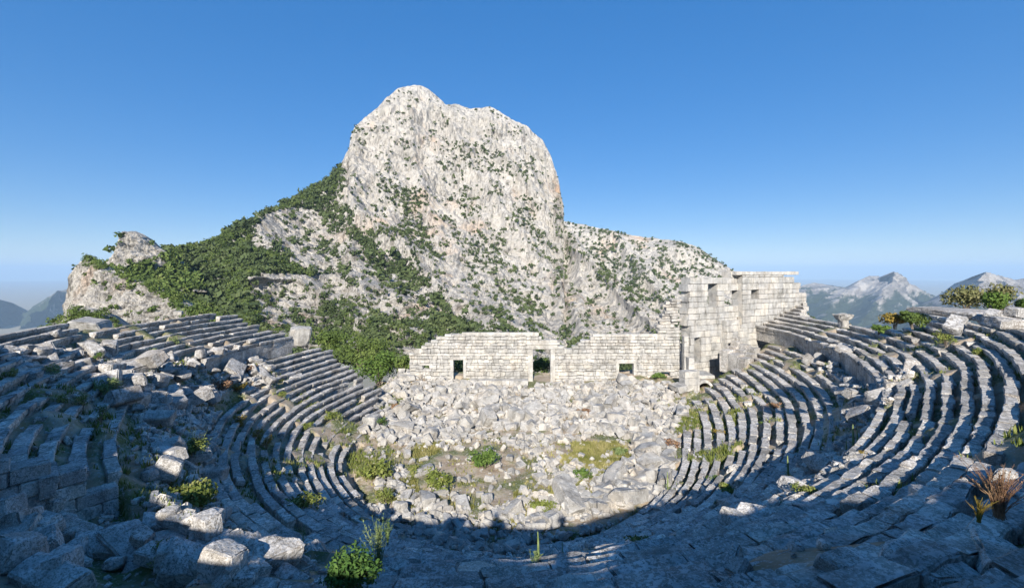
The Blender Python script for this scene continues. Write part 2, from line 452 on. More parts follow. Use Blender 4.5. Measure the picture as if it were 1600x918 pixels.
def row_spans(k, i):
    ph = np.linspace(-1.5 * math.pi, .5 * math.pi, 8000)
    X, Y = plan(ph, qrow(k, i)); Z = zrow(k, i)
    ok = np.ones_like(ph, bool)
    px = np.where(Y > .5, 800 + F * X / np.maximum(Y, .5), np.where(X < 0, -9999, 9999))
    le = LEFT_END.get((k, i), -200); re = RIGHT_END.get((k, i), 1800)
    far = Y > 40
    far = np.sin(ph) > -.15
    leftside = np.cos(ph) < 0
    ok &= ~(far & leftside & (px > le))
    ok &= ~(far & ~leftside & (px < re))
    ok &= ~((np.sin(ph) > .75))
    if k == 'U' and i in GAP:
        a, b = GAP[i]; ok &= ~((px > a) & (px < b) & ~leftside & (np.sin(ph) > -.35))
    if k == 'U' and i > 11: ok &= ~((Y > 3) & leftside)
    if k == 'U' and i > 12: ok &= ~((Y > 3) & ~leftside)
    if k == 'U' and i > 9: ok &= ~(far & (Y > 44) & ((le < 200) & leftside & (px > le)))
    ok &= (Y > -3.5)
    if k == 'U':
        d = phdeg(ph); jag = 1.2 * np.sin(i * 2.3)
        ok &= ~((d > -123.8 + jag * .2) & (d < -102 + jag * .8) & (i < 15))
    # far outside the frame nothing is seen
    ok &= ~((px < -700) & (Y > 0)) | (Y < 6)
    return ph, ok

def build_row(k, i, parent, rng):
    ph, ok = row_spans(k, i)
    q = qrow(k, i); X, Y = plan(ph, q); z = zrow(k, i)
    s = np.concatenate([[0], np.cumsum(np.hypot(np.diff(X), np.diff(Y)))])
    near = {}
    C = {0: [], 1: []}; D = {0: [], 1: []}; RR = {0: [], 1: []}
    pos_ = 0.0; end = s[-1]
    drift_z = 0; drift_r = 0
    while pos_ < end - .5:
        ln = rng.uniform(1.0, 2.4)
        if rng.random() < .12: ln *= .6
        mid = pos_ + ln / 2
        j = min(np.searchsorted(s, mid), len(s) - 1)
        pos_ += ln + rng.uniform(.0, .02)
        if not ok[j]: continue
        if rng.random() < (.05 if math.hypot(X[j], Y[j]) > 26 else .09): continue
        x, y = X[j], Y[j]; j2 = min(j + 1, len(s) - 1); j1 = max(j - 1, 0)
        tx, ty = X[j2] - X[j1], Y[j2] - Y[j1]; a = math.atan2(ty, tx)
        _, b = AB(np.array(ph[j])); t = float(b)
        if (-ty * x + tx * (y - CY0)) < 0: a += math.pi
        nrm = np.array([-ty, tx]) / math.hypot(tx, ty)      # which side is outwards?
        out = np.array([x, y - CY0]); 
        if nrm @ out < 0: nrm = -nrm
        d = math.hypot(x, y)
        pxx = 800 + F * x / y if y > .5 else 0
        ruin = .45 if (k == 'L' and i > 12 and -180 < float(phdeg(ph[j])) < -140) or (k == 'U' and i < 3 and -180 < float(phdeg(ph[j])) < -150) else 0
        if rng.random() < ruin: continue
        drift_z = drift_z * .8 + rng.normal(0, .012); drift_r = drift_r * .8 + rng.normal(0, .018)
        shove = .26 * float(vnoise(np.array([[x * .15, y * .15, i * .9]]), 3)[0])
        dep = t * rng.uniform(.54, .70); hgt = RISE * rng.uniform(1.75, 1.95)
        r_off = dep / 2 + drift_r + shove
        cz = z - hgt / 2 + drift_z + .10 * float(vnoise(np.array([[x * .22 + 9, y * .22, i * .6]]), 5)[0])
        lod = 0 if d > 26 else 1
        C[lod].append((x + nrm[0] * r_off, y + nrm[1] * r_off, cz)); D[lod].append((ln - .01, dep, hgt))
        nr = d < 26; odd = rng.random() < (.35 if nr else .2); tilt = rng.normal(0, .05 if odd else .012)
        RR[lod].append(rotz(np.array(a + rng.normal(0, .012))) @ rotx(np.array(rng.normal(0, .12 if odd else .03))) @ roty(np.array(tilt)))
    parts = []
    if C[0]: parts.append(blocks_geo(C[0], D[0], RR[0], (7, 4, 6), .03, .02, seed=i, nsc=2.2, chip=.16, nose=.13))
    if C[1]: parts.append(blocks_geo(C[1], D[1], RR[1], (16, 10, 9), .04, .05, seed=i + 3, nsc=2.5, chip=.3, nose=.13))
    if not parts: return None
    V, Fc = join(parts)
    return mesh_obj('seat_row', V, Fc, M['seat'], parent)

low = empty('lower_seating_tier', (0, CY0, -HB))
tagobj(low, 'lower tier of curved stone seat rows round the orchestra', 'seating tier')
rng = np.random.default_rng(11)
low_rows = [build_row('L', i, None, rng) for i in range(1, 17)]
upp = empty('upper_seating_tier', (0, CY0, zrow('U', 1)))
tagobj(upp, 'upper tier of curved stone seat rows above the walkway wall', 'seating tier')
upp_rows = [build_row('U', i, None, rng) for i in range(1, 18)]
for par, rows in ((low, low_rows), (upp, upp_rows)):
    for r in rows:
        if r is not None:
            r.parent = par; r.matrix_parent_inverse = Matrix.Translation(-par.location)

def podium():
    parts = []
    for i, (z0, z1) in enumerate(((zrow('L', 16) - .1, zrow('L', 16) + .95), (zrow('L', 16) + .95, zrow('U', 1) - .40))):
        ph, ok = row_spans('U', 1); q = 17.52
        X, Y = plan(ph, q); s = np.concatenate([[0], np.cumsum(np.hypot(np.diff(X), np.diff(Y)))])
        C, D, RR = [], [], []; p_ = i * .5
        while p_ < s[-1] - .6:
            ln = rng.uniform(.8, 1.5); j = min(np.searchsorted(s, p_ + ln / 2), len(s) - 2); p_ += ln + .01
            if not ok[j] or (-181 < float(phdeg(ph[j])) < -55): continue
            a = math.atan2(Y[j + 1] - Y[j - 1], X[j + 1] - X[j - 1]); out = np.array([X[j], Y[j] - CY0]); out /= np.linalg.norm(out)
            C.append((X[j] + out[0] * .3, Y[j] + out[1] * .3, (z0 + z1) / 2)); D.append((ln + .03, .5 + rng.uniform(0, .02), z1 - z0 + .02)); RR.append(rotz(np.array(a)))
        parts.append(blocks_geo(C, D, RR, (4, 4, 4), .02, .012, seed=40 + i, chip=.05))
    o = mesh_obj('walkway_wall', *join(parts), M['seat'], upp)
    o.matrix_parent_inverse = Matrix.Translation(-upp.location)
podium()
# ------------------------------------------------------------------ mountains: relief sheets at their own distances
SHEETS = {}
def sheet(name, crest, yb, Yb, Yc, mat, label, step=1.6, rows=150, prof=.85, amp=12.0, nsc=.012, ridges=(), back=.9, jag=2.0, vstretch=.45, seed=0, relief=None, kind='structure', sharp=.6):
    """crest: (px, py) skyline; yb: py of the foot (list or number); Yb/Yc: metres to foot and crest (lists over px)"""
    x0, x1 = crest[0][0], crest[-1][0]
    px = np.arange(x0, x1 + step, step)
    cr = interp(crest, px)
    cr = cr + jag * fbm(np.stack([px * .09, px * 0, px * 0], -1), 4, seed + 50)
    foot = interp(yb, px) if isinstance(yb, list) else np.full_like(px, float(yb))
    foot = np.maximum(foot, cr + 6)
    d0 = interp(Yb, px) if isinstance(Yb, list) else np.full_like(px, float(Yb))
    d1 = interp(Yc, px) if isinstance(Yc, list) else np.full_like(px, float(Yc))
    t = np.linspace(0, 1, rows)
    T, PX = np.meshgrid(t, px, indexing='ij')
    PY = foot + (cr - foot) * T
    Y = d0 + (d1 - d0) * T ** prof
    for r in ridges:      # (polyline px,py, push towards camera in m, width px, sharp)
        poly, push, wid = r
        D = np.full(PX.shape, 1e9)
        for (ax, ay), (bx, by) in zip(poly[:-1], poly[1:]):
            vx, vy = bx - ax, by - ay; L2 = vx * vx + vy * vy
            u = np.clip(((PX - ax) * vx + (PY - ay) * vy) / L2, 0, 1)
            D = np.minimum(D, np.hypot(PX - ax - u * vx, PY - ay - u * vy))
        Y = Y - push * np.exp(-(D / wid) ** 1.3)
    if relief is not None: Y = Y + relief(PX, PY)
    X = (PX - 800) / F * Y; Z = (Y0 - PY) / F * Y
    P = np.stack([X, Y, Z * vstretch], -1)
    n1 = ridged(P * nsc, 5, seed + 1); n2 = ridged(P * nsc * 4.0, 4, seed + 2); n3 = ridged(P * nsc * 13, 3, seed + 3)
    fade = (.25 + .75 * sstep(1, .93, T))
    disp = amp * (n1 * .8 + n2 * .62 + n3 * .5 * sharp) * fade
    nx, nzv = 0.0, .28
    nv = np.array([.12, -.93, .34])
    P3 = np.stack([X, Y, Z], -1) + disp[..., None] * nv
    # the far side of the crest falls away again
    tops = P3[-1]
    bk = []
    for k_, (dy, dz) in enumerate(((.04, -.012), (.12, -.07), (.25, -.2), (.4, -.42))):
        q_ = tops.copy(); q_[:, 1] += d1 * dy * back; q_[:, 0] *= (1 + dy * back * .2); q_[:, 2] += d1 * dz * back; bk.append(q_)
    A = np.concatenate([P3, np.array(bk)], 0)
    n, m = A.shape[:2]; idx = np.arange(n * m).reshape(n, m)
    Fq = np.stack([idx[:-1, :-1], idx[:-1, 1:], idx[1:, 1:], idx[1:, :-1]], -1).reshape(-1, 4)
    o = mesh_obj(name, A.reshape(-1, 3), Fq, mat, smooth=True)
    tagobj(o, label, 'hill' if 'hill' in name else 'mountain', kind=kind)
    SHEETS[label] = (P3, PX, PY, X, Z)
    return P3, PX, PY

PEAK = [(124, 500), (132, 452), (146, 432), (170, 415), (200, 402), (245, 393), (290, 392), (320, 388), (350, 378), (368, 366), (385, 352), (400, 345), (430, 326), (470, 307), (500, 290), (530, 265), (538, 248), (546, 232), (549, 212), (556, 197), (570, 186), (590, 172), (605, 153), (622, 140), (645, 134), (662, 138), (680, 150), (697, 164), (712, 163), (735, 171), (765, 169), (790, 182), (825, 201), (848, 222), (862, 250), (872, 280), (877, 310), (878, 345), (882, 352), (900, 372), (940, 418), (980, 452), (1030, 500), (1060, 528), (1100, 560)]
peakP = sheet('mountain', PEAK, [(124, 560), (400, 560), (640, 585), (1100, 600)], [(60, 200), (400, 150), (640, 140), (1100, 200)],
      [(124, 300), (245, 360), (400, 420), (530, 560), (640, 680), (860, 700), (900, 560), (1100, 300)], M['rock'],
      'steep pale limestone peak with a double summit rising behind the theatre', step=1.0, rows=380, prof=.72, amp=15, nsc=.011, seed=3, jag=2.2,
      ridges=[([(400, 345), (440, 400), (520, 430), (620, 470), (700, 515), (760, 530)], 26, 24),
              ([(530, 270), (560, 330), (640, 400), (700, 460), (790, 520)], 30, 18),
              ([(700, 180), (735, 260), (790, 340), (850, 420), (900, 500), (930, 560)], 26, 14),
              ([(790, 250), (850, 330), (900, 400), (980, 480), (1040, 540)], 30, 14),
              ([(880, 352), (940, 425), (1000, 485), (1060, 540)], 20, 10),
              ([(400, 440), (470, 440), (560, 500), (660, 530)], 30, 14),
              ([(650, 150), (640, 220), (660, 300), (690, 380)], 16, 12)])
ridgeP = sheet('mountain', [(840, 350), (880, 346), (910, 352), (960, 362), (1010, 372), (1060, 377), (1085, 385), (1110, 401), (1135, 418), (1160, 430), (1200, 450), (1260, 492), (1330, 560)], 590, 420,
      [(840, 1000), (1330, 800)], M['rock'], 'long scrub dotted limestone ridge sloping down behind the stage tower', step=1.1, rows=240, prof=.8, amp=15, nsc=.009, seed=21, jag=1.2,
      ridges=[([(1060, 378), (1000, 430), (960, 480), (940, 540)], 40, 18), ([(960, 362), (1010, 440), (1060, 500)], 50, 16)])
knobP = sheet('hill', [(140, 432), (160, 416), (178, 408), (186, 392), (195, 372), (203, 364), (215, 362), (227, 367), (240, 381), (252, 390), (270, 400), (300, 425), (330, 450)], 460, 290, 322, M['cliff'],
      'small rocky knob standing above the wooded ridge', step=.6, rows=160, prof=1, amp=9, nsc=.04, seed=31, jag=5.0)
cliffP = sheet('hill', [(98, 530), (110, 490), (118, 455), (121, 420), (127, 406), (142, 404), (165, 412), (190, 424), (215, 436), (245, 450), (280, 466), (310, 482), (335, 498), (370, 520), (400, 540)], 560, [(98, 180), (400, 130)],
      [(98, 250), (400, 160)], M['cliff'], 'pale cliff band on the shoulder left of the peak', step=.6, rows=220, prof=.8, amp=5.5, nsc=.05, seed=37, jag=6.0)
slopeP = sheet('hill', [(-420, 640), (-200, 605), (-60, 562), (0, 538), (30, 532), (60, 519), (90, 503), (112, 486), (140, 480), (165, 488), (190, 504), (220, 522), (260, 540), (330, 580)], 640, 75,
      [(-420, 80), (0, 120), (330, 110)], M['cliff'], 'wooded slope falling away outside the left rim of the theatre', step=2, rows=60, prof=1, amp=2.0, nsc=.05, seed=41)
# far ranges
farL = sheet('mountain', [(-420, 500), (-200, 440), (-60, 455), (0, 468), (20, 478), (38, 490), (50, 484), (70, 468), (92, 455), (110, 452), (160, 470), (260, 520)], 640, 3600, [(-420, 5000), (260, 5600)], M['far'],
      'far blue range beyond the left rim of the theatre', step=2, rows=90, prof=1, amp=120, nsc=.0014, seed=51, jag=1.0, ridges=[([(92, 455), (60, 500), (30, 540)], 480, 14), ([(0, 468), (10, 510)], 450, 12)])
farR = sheet('mountain', [(1180, 480), (1240, 450), (1254, 446), (1270, 442), (1290, 446), (1318, 450), (1340, 440), (1356, 431), (1375, 432), (1388, 427), (1397, 424), (1405, 430), (1425, 450), (1452, 462), (1480, 478), (1560, 520), (1700, 560)], 620, 2600, [(1180, 5200), (1700, 5200)], M['far'],
      'far bare pyramid shaped mountain beyond the right rim', step=1.4, rows=120, prof=.9, amp=130, nsc=.0018, seed=61, jag=.8, ridges=[([(1397, 424), (1360, 480), (1300, 530)], 380, 14), ([(1397, 424), (1430, 470), (1450, 500)], 260, 9), ([(1350, 432), (1300, 470), (1260, 510)], 300, 12)])
farR2 = sheet('mountain', [(1330, 520), (1400, 492), (1440, 476), (1470, 463), (1490, 452), (1510, 436), (1525, 431), (1540, 425), (1555, 429), (1580, 438), (1610, 434), (1650, 420), (1750, 440), (1900, 470), (2100, 500)], 620, 1500, [(1330, 3600), (2100, 3200)], M['far'],
      'nearer rounded limestone range at the far right', step=1.5, rows=110, prof=.9, amp=90, nsc=.0026, seed=71, jag=1.2, ridges=[([(1540, 425), (1480, 480), (1420, 520)], 240, 14), ([(1555, 429), (1580, 480)], 200, 14)])

# ------------------------------------------------------------------ foliage: leaf clumps spread through a volume
def clumps(P, S, nleaf, rng, leaf=.22, flat=.8, seed=0):
    """P (n,3) crown centres, S (n,) radii -> leaf triangles+quads filling uneven crowns"""
    n = len(P)
    # a few lobes per crown so that outlines are uneven
    nl = 5
    lob = rng.normal(0, 1, (n, nl, 3)); lob /= np.linalg.norm(lob, axis=-1, keepdims=True)
    lob *= rng.uniform(.25, .75, (n, nl, 1)); lob[..., 2] = lob[..., 2] * flat
    lr = rng.uniform(.3, .6, (n, nl))
    w = rng.integers(0, nl, (n, nleaf))
    dirs = rng.normal(0, 1, (n, nleaf, 3)); dirs /= np.linalg.norm(dirs, axis=-1, keepdims=True)
    rr = rng.uniform(.55, 1.05, (n, nleaf, 1))
    ar = np.arange(n)[:, None]
    c = lob[ar, w] + dirs * rr * lr[ar, w][..., None]
    c[..., 2] *= flat
    C_ = P[:, None] + c * S[:, None, None]
    # leaf quad facing roughly outwards
    nrm = dirs + rng.normal(0, .55, dirs.shape); nrm /= np.linalg.norm(nrm, axis=-1, keepdims=True)
    up = rng.normal(0, 1, dirs.shape); a = np.cross(nrm, up); a /= np.linalg.norm(a, axis=-1, keepdims=True) + 1e-9
    b = np.cross(nrm, a)
    sz = (S[:, None, None] * leaf) * rng.uniform(.5, 1.3, (n, nleaf, 1))
    q = np.stack([C_ - a * sz, C_ - b * sz * .7, C_ + a * sz, C_ + b * sz * .7], 2)
    V = q.reshape(-1, 3); Fq = np.arange(len(V)).reshape(-1, 4)
    return V, Fq

DENSE = [(128, 440), (132, 406), (250, 388), (345, 376), (380, 350), (430, 322), (500, 286), (535, 260), (543, 290), (520, 318), (500, 330), (450, 330), (425, 335), (395, 372), (400, 400), (440, 408), (500, 440), (470, 445), (400, 438), (395, 470), (420, 520), (300, 500), (200, 440)]
BAND1 = [(430, 330), (520, 318), (560, 345), (600, 385), (660, 435), (700, 490), (760, 522), (720, 530), (650, 500), (580, 460), (500, 430), (440, 400)]
BAND2 = [(395, 520), (400, 470), (420, 455), (440, 480), (500, 500), (500, 470), (560, 480), (640, 515), (720, 524), (700, 560), (640, 620), (480, 620), (400, 560)]
LEDGE = [(690, 225), (740, 232), (800, 262), (835, 250), (830, 285), (770, 285), (720, 262)]
PALE1 = [(392, 372), (425, 336), (470, 332), (500, 350), (470, 380), (430, 400), (400, 395)]
PALE2 = [(398, 440), (470, 432), (520, 450), (560, 470), (500, 478), (440, 470), (400, 465)]
PALE4 = [(455, 400), (520, 385), (560, 400), (600, 440), (560, 450), (500, 425)]
PALE5 = [(560, 440), (640, 455), (700, 500), (640, 510), (560, 480)]
PALE3 = [(420, 480), (460, 475), (470, 520), (430, 520)]
def dens_peak(px, py, N_):
    d = .10 + .10 * (py > 300) + .12 * (px < 700) * (py > 300)
    d = np.where(N_ > .12, d * 2.6, d * .35)
    d = np.where(inpoly(px, py, LEDGE), .55, d)
    d = np.where(inpoly(px, py, BAND1), np.where(N_ > -.02, .8, .12), d)
    d = np.where(inpoly(px, py, BAND2), np.where(N_ > -.05, .9, .12), d)
    d = np.where(inpoly(px, py, DENSE), 1.2, d)
    d = np.where((px > 172) & (px < 262) & (py < 428), 0, d)
    d = np.where(inpoly(px, py, PALE1) | inpoly(px, py, PALE2) | inpoly(px, py, PALE3) | inpoly(px, py, PALE4) | inpoly(px, py, PALE5), .12, d)
    return d
def dens_ridge(px, py, N_): return np.where(N_ > -.02, .55, .2)
def dens_knob(px, py, N_): return np.where((px < 165) | (px > 268) | (py > 425), 1.0, 0.02)
def dens_cliff(px, py, N_):
    top = py < interp([(84, 500), (121, 408), (215, 446), (330, 498), (400, 540)], px) - 1
    return np.where((px > 395), .8, np.where(N_ > .28, .35, .03))
def dens_slope(px, py, N_): return 1.3 + 0 * px

def scatter(P3, PX, PY, per, dens, size, rng, nleaf, name, mat, label, seed, leaf=.22, grow=0, big=None):
    n, m = PX.shape
    k = rng.integers(0, n - 1, per); j = rng.integers(0, m - 1, per)
    # weight by visible size: pick in photo space evenly
    P = P3[k, j] * .5 + P3[k + 1, np.minimum(j + 1, m - 1)] * .5
    px, py = PX[k, j], PY[k, j]
    hgt = (PY[0, j] - PY[-1, j])
    keep = rng.random(per) < hgt / hgt.max()
    N_ = fbm(np.stack([px * .035 + py * .01, py * .05 - px * .028, px * 0], -1), 4, seed)
    keep &= rng.random(per) < dens(px, py, N_)
    P, px, py, N_ = P[keep], px[keep], py[keep], N_[keep]
    S = size * rng.uniform(.6, 1.4, len(P)) * (1 + .5 * rng.random(len(P)) ** 3)
    if big is not None: S = S * big(px, py)
    P = P + np.array([0, -.25, .45]) * S[:, None]
    V, Fq = clumps(P, S, nleaf, rng, leaf=leaf, flat=.85)
    o = mesh_obj(name, V, Fq, mat); tagobj(o, label, 'foliage', kind='stuff'); return len(P)

r = np.random.default_rng(5)
def bigf(px, py): return np.where(inpoly(px, py, DENSE), 1.5, np.where(inpoly(px, py, BAND1), 1.35, np.where(inpoly(px, py, BAND2), .9, 1.0)))
print('peak', scatter(*peakP, 44000, dens_peak, 2.0, r, 22, 'scrub', M['scrub'], 'dark scrub and trees scattered over the limestone peak', 81, leaf=.36, big=bigf))
print('ridge', scatter(*ridgeP, 10000, dens_ridge, 3.4, r, 20, 'scrub', M['scrub'], 'scrub dotting the long ridge behind the tower', 83, leaf=.36))
print('knob', scatter(*knobP, 1800, dens_knob, 3.0, r, 50, 'woodland', M['forest'], 'oak wood round the foot of the rocky knob', 85, leaf=.26))
print('cliff', scatter(*cliffP, 1800, dens_cliff, 1.7, r, 50, 'scrub', M['forest'], 'bushes growing in the clefts of the pale cliff', 87, leaf=.26))
print('slope', scatter(*slopeP, 2600, dens_slope, 1.15, r, 110, 'woodland', M['forest'], 'dense oak wood on the slope outside the left rim', 89, leaf=.13))
# trees on top of the cliff and dense wood behind it
def scatter_poly(name, poly, Yf, n, size, nleaf, mat, label, rng, leaf=.24):
    x0, x1 = min(a for a, _ in poly), max(a for a, _ in poly); y0, y1 = min(b for _, b in poly), max(b for _, b in poly)
    px = rng.uniform(x0, x1, n * 6); py = rng.uniform(y0, y1, n * 6); k = inpoly(px, py, poly); px, py = px[k][:n], py[k][:n]
    Y = Yf(px, py); P = np.stack([(px - 800) / F * Y, Y, (Y0 - py) / F * Y], -1)
    S = size * rng.uniform(.6, 1.4, len(P))
    V, Fq = clumps(P, S, nleaf, rng, leaf=leaf); o = mesh_obj(name, V, Fq, mat); tagobj(o, label, 'foliage', kind='stuff')
SURF = SHEETS[[k for k in SHEETS if 'double' in k][0]][0]
def surf_points(P3, PX, PY, poly, n, rng):
    k = np.nonzero(inpoly(PX.ravel(), PY.ravel(), poly) & ~((PX.ravel() > 172) & (PX.ravel() < 262) & (PY.ravel() < 428)))[0]
    if 'trees lining' not in str(poly) and len(poly) > 8:
        qx, qy = PX.ravel()[k], PY.ravel()[k]; bad = np.zeros(len(k), bool)
        for pl in (PALE1, PALE2, PALE3, PALE4, PALE5): bad |= inpoly(qx + 5 * vnoise(np.stack([qx * .1, qy * .1, qx * 0], -1), 2), qy, pl)
        N_ = fbm(np.stack([qx * .03 + qy * .01, qy * .05 - qx * .02, qx * 0], -1), 3, 66); bad |= (N_ > .22)
        k = k[~bad]
    k = rng.choice(k, n); return P3.reshape(-1, 3)[k], PX.ravel()[k], PY.ravel()[k]
def wood(src, poly, n, size, nleaf, label, rng, leaf=.22, mat='forest'):
    P, px, py = surf_points(*src, poly, n, rng)
    S = size * rng.uniform(.55, 1.35, n); P = P + np.array([0, -.2, .5]) * S[:, None] + rng.normal(0, .5, P.shape)
    V, Fq = clumps(P, S, nleaf, rng, leaf=leaf); o = mesh_obj('woodland', V, Fq, M[mat]); tagobj(o, label, 'woodland', kind='stuff')
wood(peakP, DENSE, 3800, 3.0, 110, 'dense oak and pine wood on the shoulder left of the peak', r, .14)
wood(peakP, BAND2, 520, 1.8, 110, 'green oak thicket on the slope above the left end of the stage wall', r, .14)
wood(cliffP, [(118, 398), (150, 404), (215, 432), (260, 452), (330, 492), (345, 508), (330, 510), (250, 462), (180, 430), (140, 420)], 260, 2.2, 70, 'trees lining the top of the pale cliff', r, .14)
# ------------------------------------------------------------------ masonry walls
def masonry(P0, P1, thick, ztop, zbot, course, length, openings=(), rng=None, rough=.03, bev=.03, t=(4, 4, 3), seed=0, face_out=.05, gap=.03, jit=0.0, ragged=0.0):
    """wall from P0 to P1 (plan points, camera side is its front); ztop(u), zbot(u) functions; openings (u0,u1,z0,z1)"""
    P0 = np.array(P0, float); P1 = np.array(P1, float); Lw = np.linalg.norm(P1 - P0); ux = (P1 - P0) / Lw
    nrm = np.array([-ux[1], ux[0]])
    if nrm @ ((P0 + P1) / 2) < 0: nrm = -nrm          # away from the camera
    a = math.atan2(ux[1], ux[0]); C, D, RR = [], [], []
    us = np.linspace(0, Lw, 60)
    zmin = min(zbot(u) for u in us); zmax = max(ztop(u) for u in us)
    z = zmin
    edges = sorted(set([o[2] for o in openings] + [o[3] for o in openings]))
    while z < zmax:
        h = rng.uniform(*course)
        for e in edges:
            if z < e - .12 and z + h > e - .15 and z + h < e + .3: h = e - z
        iv = [(0.0, Lw)]
        for (u0, u1, z0, z1) in openings:
            if z + h * .5 > z0 and z + h * .5 < z1:
                nv = []
                for s_, e_ in iv:
                    if u1 <= s_ or u0 >= e_: nv.append((s_, e_))
                    else:
                        if u0 > s_: nv.append((s_, u0))
                        if u1 < e_: nv.append((u1, e_))
                iv = nv
        for s_, e_ in iv:
            if s_ == 0 and ragged: s_ = rng.uniform(0, ragged)
            u = s_ - (rng.uniform(0, length[0]) if s_ == 0 else 0)
            while u < e_ - .02:
                ln = rng.uniform(*length)
                if e_ - (u + ln) < length[0] * .6: ln = e_ - u
                a0, a1 = max(u, s_), min(u + ln, e_); mid = (a0 + a1) / 2
                u += ln
                if a1 - a0 < .05 or z + h * .6 > ztop(mid) or z + h < zbot(mid): continue
                p = P0 + ux * mid + nrm * (thick / 2 - rng.uniform(0, face_out))
                C.append((p[0], p[1], z + h / 2)); D.append((a1 - a0 - gap, thick + rng.uniform(0, .01), (h - gap) * (1 - jit * rng.random()))); RR.append(rotz(np.array(a + rng.normal(0, .003))) @ rotx(np.array(rng.normal(0, .006))) @ roty(np.array(rng.normal(0, .1 * jit))))
        z += h
    parts = [blocks_geo(C, D, RR, t, bev, rough, seed=seed, nsc=2.6, chip=bev * 2.2)]
    D2 = np.array(D); D2[:, 0] += gap * 1.2; D2[:, 2] += gap * 1.2; D2[:, 1] -= .62
    parts.append(blocks_geo(C, D2, RR, (2, 2, 2), .005, .0, seed=seed + 1))
    return join(parts)

def wall_uv(P0, P1, px, py):
    """photo pixel -> (u, z) on the vertical plane through P0-P1"""
    P0 = np.array(P0, float); P1 = np.array(P1, float); L_ = np.linalg.norm(P1 - P0); ux = (P1 - P0) / L_
    k = (px - 800) / F
    u = (k * P0[1] - P0[0]) / (ux[0] - k * ux[1]); Y = P0[1] + u * ux[1]
    return u, (Y0 - py) / F * Y
def topf(P0, P1, pts, jag=.0, seed=0):
    uz = np.array([wall_uv(P0, P1, *p) for p in pts])
    return lambda u: float(np.interp(u, uz[:, 0], uz[:, 1]))
def rect(P0, P1, x0, y0, x1, y1):
    u0, za = wall_uv(P0, P1, x0, y0); u1, zb = wall_uv(P0, P1, x1, y1); return (u0, u1, zb, za)

def beam(P0, P1, x0, y0, x1, y1, out=.12, thick=.5, mat=None, parent=None, name='lintel', seed=1, t=(8, 4, 4), rough=.012, bev=.03):
    """one dressed stone standing on a wall face, given by its photo rectangle"""
    u0, u1, z0, z1 = rect(P0, P1, x0, y0, x1, y1)
    P0 = np.array(P0, float); P1 = np.array(P1, float); ux = (P1 - P0) / np.linalg.norm(P1 - P0); nrm = np.array([-ux[1], ux[0]])
    if nrm @ P0 < 0: nrm = -nrm
    p = P0 + ux * (u0 + u1) / 2 + nrm * (thick / 2 - out); a = math.atan2(ux[1], ux[0])
    V, Fc = blocks_geo([(p[0], p[1], (z0 + z1) / 2)], [(u1 - u0, thick, z1 - z0)], [rotz(np.array(a))], t, bev, rough, seed=seed)
    return mesh_obj(name, V, Fc, mat or M['pale'], parent)

def wall_mat(name, sx=1.0):
    return stone_mat(name, (.34, .33, .31), (.46, .45, .425), (.56, .545, .52), lichen=(.60, .60, .58), lich=(.58, .7), warm=(.5, .42, .33), warmth=.22, fine=.9, lo=.86)
M['wall'] = wall_mat('stage_limestone')
M['core'] = stone_mat('wall_core_rubble', (.16, .15, .13), (.26, .24, .21), (.36, .34, .3), lich=(.7, .8))

rw = np.random.default_rng(23)
SW0, SW1 = (-16.0, 70.0), (26.3, 70.0)
stage = empty('stage_wall', (5, 70, -17.6)); tagobj(stage, 'long low stage wall of small pale stones with a tall central doorway', 'ruined wall')
wtop = topf(SW0, SW1, [(640, 562), (642, 552), (652, 549), (654, 542), (668, 540), (670, 531), (684, 530), (686, 524), (702, 523), (722, 520), (842, 520.5), (846, 529), (868, 532), (876, 541), (888, 548), (897, 546), (903, 536), (912, 532), (926, 525), (960, 523), (1062, 521)])
ops = [rect(SW0, SW1, 661, 570, 671, 574), rect(SW0, SW1, 708.5, 561, 724, 596), rect(SW0, SW1, 832, 545, 860, 615), rect(SW0, SW1, 967, 567, 990, 600), rect(SW0, SW1, 1033, 580, 1047, 587)]
V, Fc = masonry(SW0, SW1, .95, wtop, lambda u: -19.2, (.34, .62), (.4, 1.5), ops, rw, rough=.07, bev=.05, t=(5, 3, 4), seed=5, face_out=.14, gap=.02, jit=.14)
mesh_obj('masonry', V, Fc, M['wall'], stage)
def rel(o, par):
    o.parent = par; o.matrix_parent_inverse = Matrix.Translation(-par.location)
def adopt(par):
    for o in list(bpy.data.objects):
        if o.parent == par and o.type == 'MESH': o.matrix_parent_inverse = Matrix.Translation(-Vector(par.location))
# ashlar cornice course and moulded string course
for (x0, y0_, x1, y1_, out) in ((722, 519, 842, 523.5, .14), (926, 521.5, 1062, 526, .1), (652, 552.5, 826, 555.5, .09), (884, 553, 1052, 556, .09), (704, 557.5, 729, 561.5, .16), (958, 562.5, 994, 567.5, .14), (655, 567.5, 676, 570.5, .1), (1028, 577, 1051, 580.5, .1)):
    beam(SW0, SW1, x0, y0_, x1, y1_, out=out, parent=stage, name='lintel' if x1 - x0 < 60 else 'string_course', seed=int(x0), mat=M['wall'], t=(20, 4, 4))
dr = beam(SW0, SW1, 823, 537, 871, 545, out=.28, thick=1.1, parent=stage, name='door_lintel', seed=3, mat=M['wall'], bev=.06)
beam(SW0, SW1, 821, 534.5, 874, 538, out=.4, thick=1.2, parent=stage, name='door_cornice', seed=4, mat=M['wall'], bev=.05)
for x0, x1 in ((825, 832.5), (860, 867)): beam(SW0, SW1, x0, 545, x1, 606, out=.22, thick=1.1, parent=stage, name='door_jamb', seed=x0, mat=M['wall'], t=(4, 4, 14))
for x0, x1 in ((704, 708.5), (724, 728.5), (962, 967), (990, 994.5)): beam(SW0, SW1, x0, 561 if x0 < 900 else 567, x1, 598, out=.12, thick=1.0, parent=stage, name='door_jamb', seed=int(x0), mat=M['wall'], t=(4, 4, 10))
